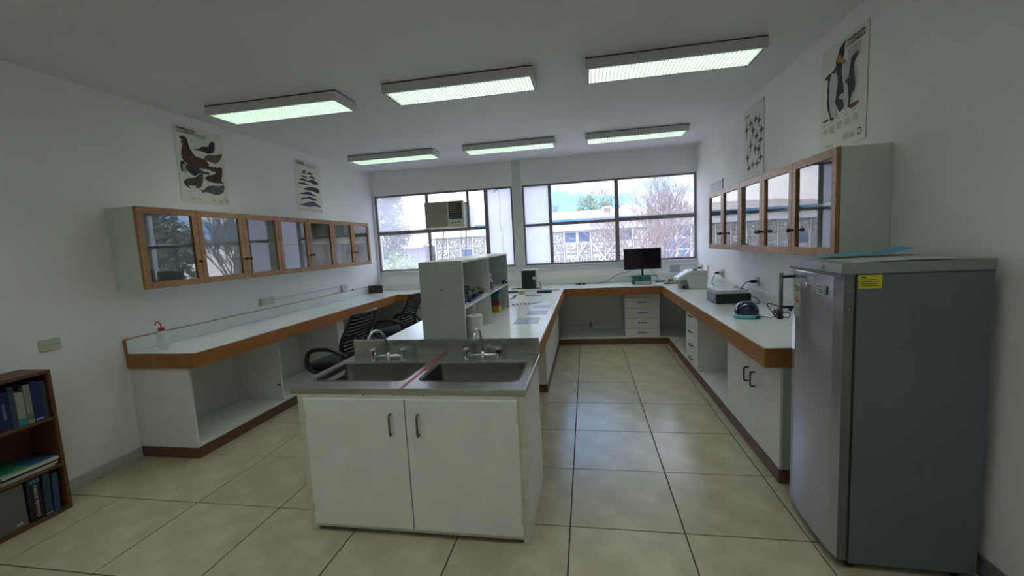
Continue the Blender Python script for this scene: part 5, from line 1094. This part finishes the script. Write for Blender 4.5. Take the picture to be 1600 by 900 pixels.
def leaf_cloud(mb, c, rad, n, rnd, size):
    for _ in range(n):
        while True:
            p = Vector((rnd.uniform(-1, 1), rnd.uniform(-1, 1), rnd.uniform(-1, 1)))
            if p.length < 1: break
        p = p * (0.55 + 0.45 * p.length) if p.length > 0.3 else p
        q = Vector(c) + Vector((p.x * rad[0], p.y * rad[1], p.z * rad[2]))
        a = Vector((rnd.uniform(-1, 1), rnd.uniform(-1, 1), rnd.uniform(-1, 1))).normalized() * size * rnd.uniform(0.6, 1.3); b = a.orthogonal().normalized() * a.length * 0.45
        mb.add([q - a, q + b, q + a, q - b], [(0, 1, 2, 3)])
def leafy(name, label, x, y, trunk_h, blobs, m, seed, n=500, size=0.07):
    t = thing(name, label, 'tree' if 'tree' in name else 'bush', (x, y, -1.6)); rnd = random.Random(seed)
    mb = MB()
    for (c, rad) in blobs: leaf_cloud(mb, c, rad, n, rnd, size)
    mb.build('foliage', m, t, world=False, fix=False, kind='stuff')
    st = MB().tube([(0, 0, 0), (0, 0, trunk_h)], 0.06, 8)
    for (c, rad) in blobs: st.tube([(0, 0, trunk_h * 0.8), tuple(c)], 0.03, 6, r_end=0.012)
    st.build('trunk', BARKG, t, world=False)
LG = mat('olive_green_leaves', (0.22, 0.27, 0.08), 0.6, rnd=0); LD = mat('dusty_dark_leaves', (0.10, 0.13, 0.10), 0.6); LB = mat('bright_bush_leaves', (0.20, 0.33, 0.08), 0.6)
leafy('green_tree', 'olive green tree behind the pale roof of the opposite building', 0.2, 26, 4.6, [((-0.35, 0, 5.3), (0.5, 0.5, 0.42)), ((0.15, 0, 5.6), (0.45, 0.5, 0.45)), ((0.35, 0, 5.05), (0.55, 0.5, 0.4)), ((-0.5, 0, 4.8), (0.4, 0.4, 0.3)), ((0.95, 0, 5.15), (0.35, 0.4, 0.45)), ((0.1, 0, 4.7), (0.6, 0.4, 0.35))], LG, 4, 420, 0.06)
leafy('evergreen_tree', 'tall dark evergreen tree blurred by the dusty left window', -6.75, 14.2, 3.4, [((0, 0, 4.6), (0.55, 0.5, 0.5)), ((-0.3, 0, 3.9), (0.6, 0.5, 0.6)), ((0.25, 0, 3.7), (0.5, 0.5, 0.5)), ((-0.1, 0, 3.1), (0.7, 0.5, 0.5)), ((0.1, 0, 5.0), (0.35, 0.4, 0.3))], LD, 6, 700, 0.06)
leafy('distant_tree', 'low bluish tree crowns beyond the dusty left window', -7.0, 22, 3.0, [((-0.6, 0, 4.0), (0.8, 0.6, 0.5)), ((0.3, 0, 3.9), (0.7, 0.6, 0.45)), ((1.0, 0, 3.8), (0.5, 0.5, 0.35))], mat('blue_green_leaves', (0.14, 0.19, 0.22), 0.6), 8, 500, 0.08)
leafy('garden_bush', 'rounded bright green bush below the pink roof outside', -5.05, 11.0, 1.6, [((0, 0, 2.55), (0.55, 0.5, 0.55)), ((-0.4, 0, 2.25), (0.4, 0.4, 0.4)), ((0.35, 0, 2.3), (0.4, 0.4, 0.4)), ((0.0, 0, 1.8), (0.75, 0.5, 0.5))], LB, 9, 1100, 0.035)
leafy('evergreen_tree', 'dark evergreen tree outside, right of the window view, mirrored in the left cabinet glass', 8.3, 12.6, 3.4, [((0, 0, 4.6), (1.0, 0.7, 0.9)), ((-0.9, 0, 3.7), (1.0, 0.7, 0.9)), ((0.8, 0, 3.6), (1.0, 0.7, 0.9)), ((0, 0, 2.6), (1.6, 0.7, 0.8))], LD, 16, 1100, 0.13)
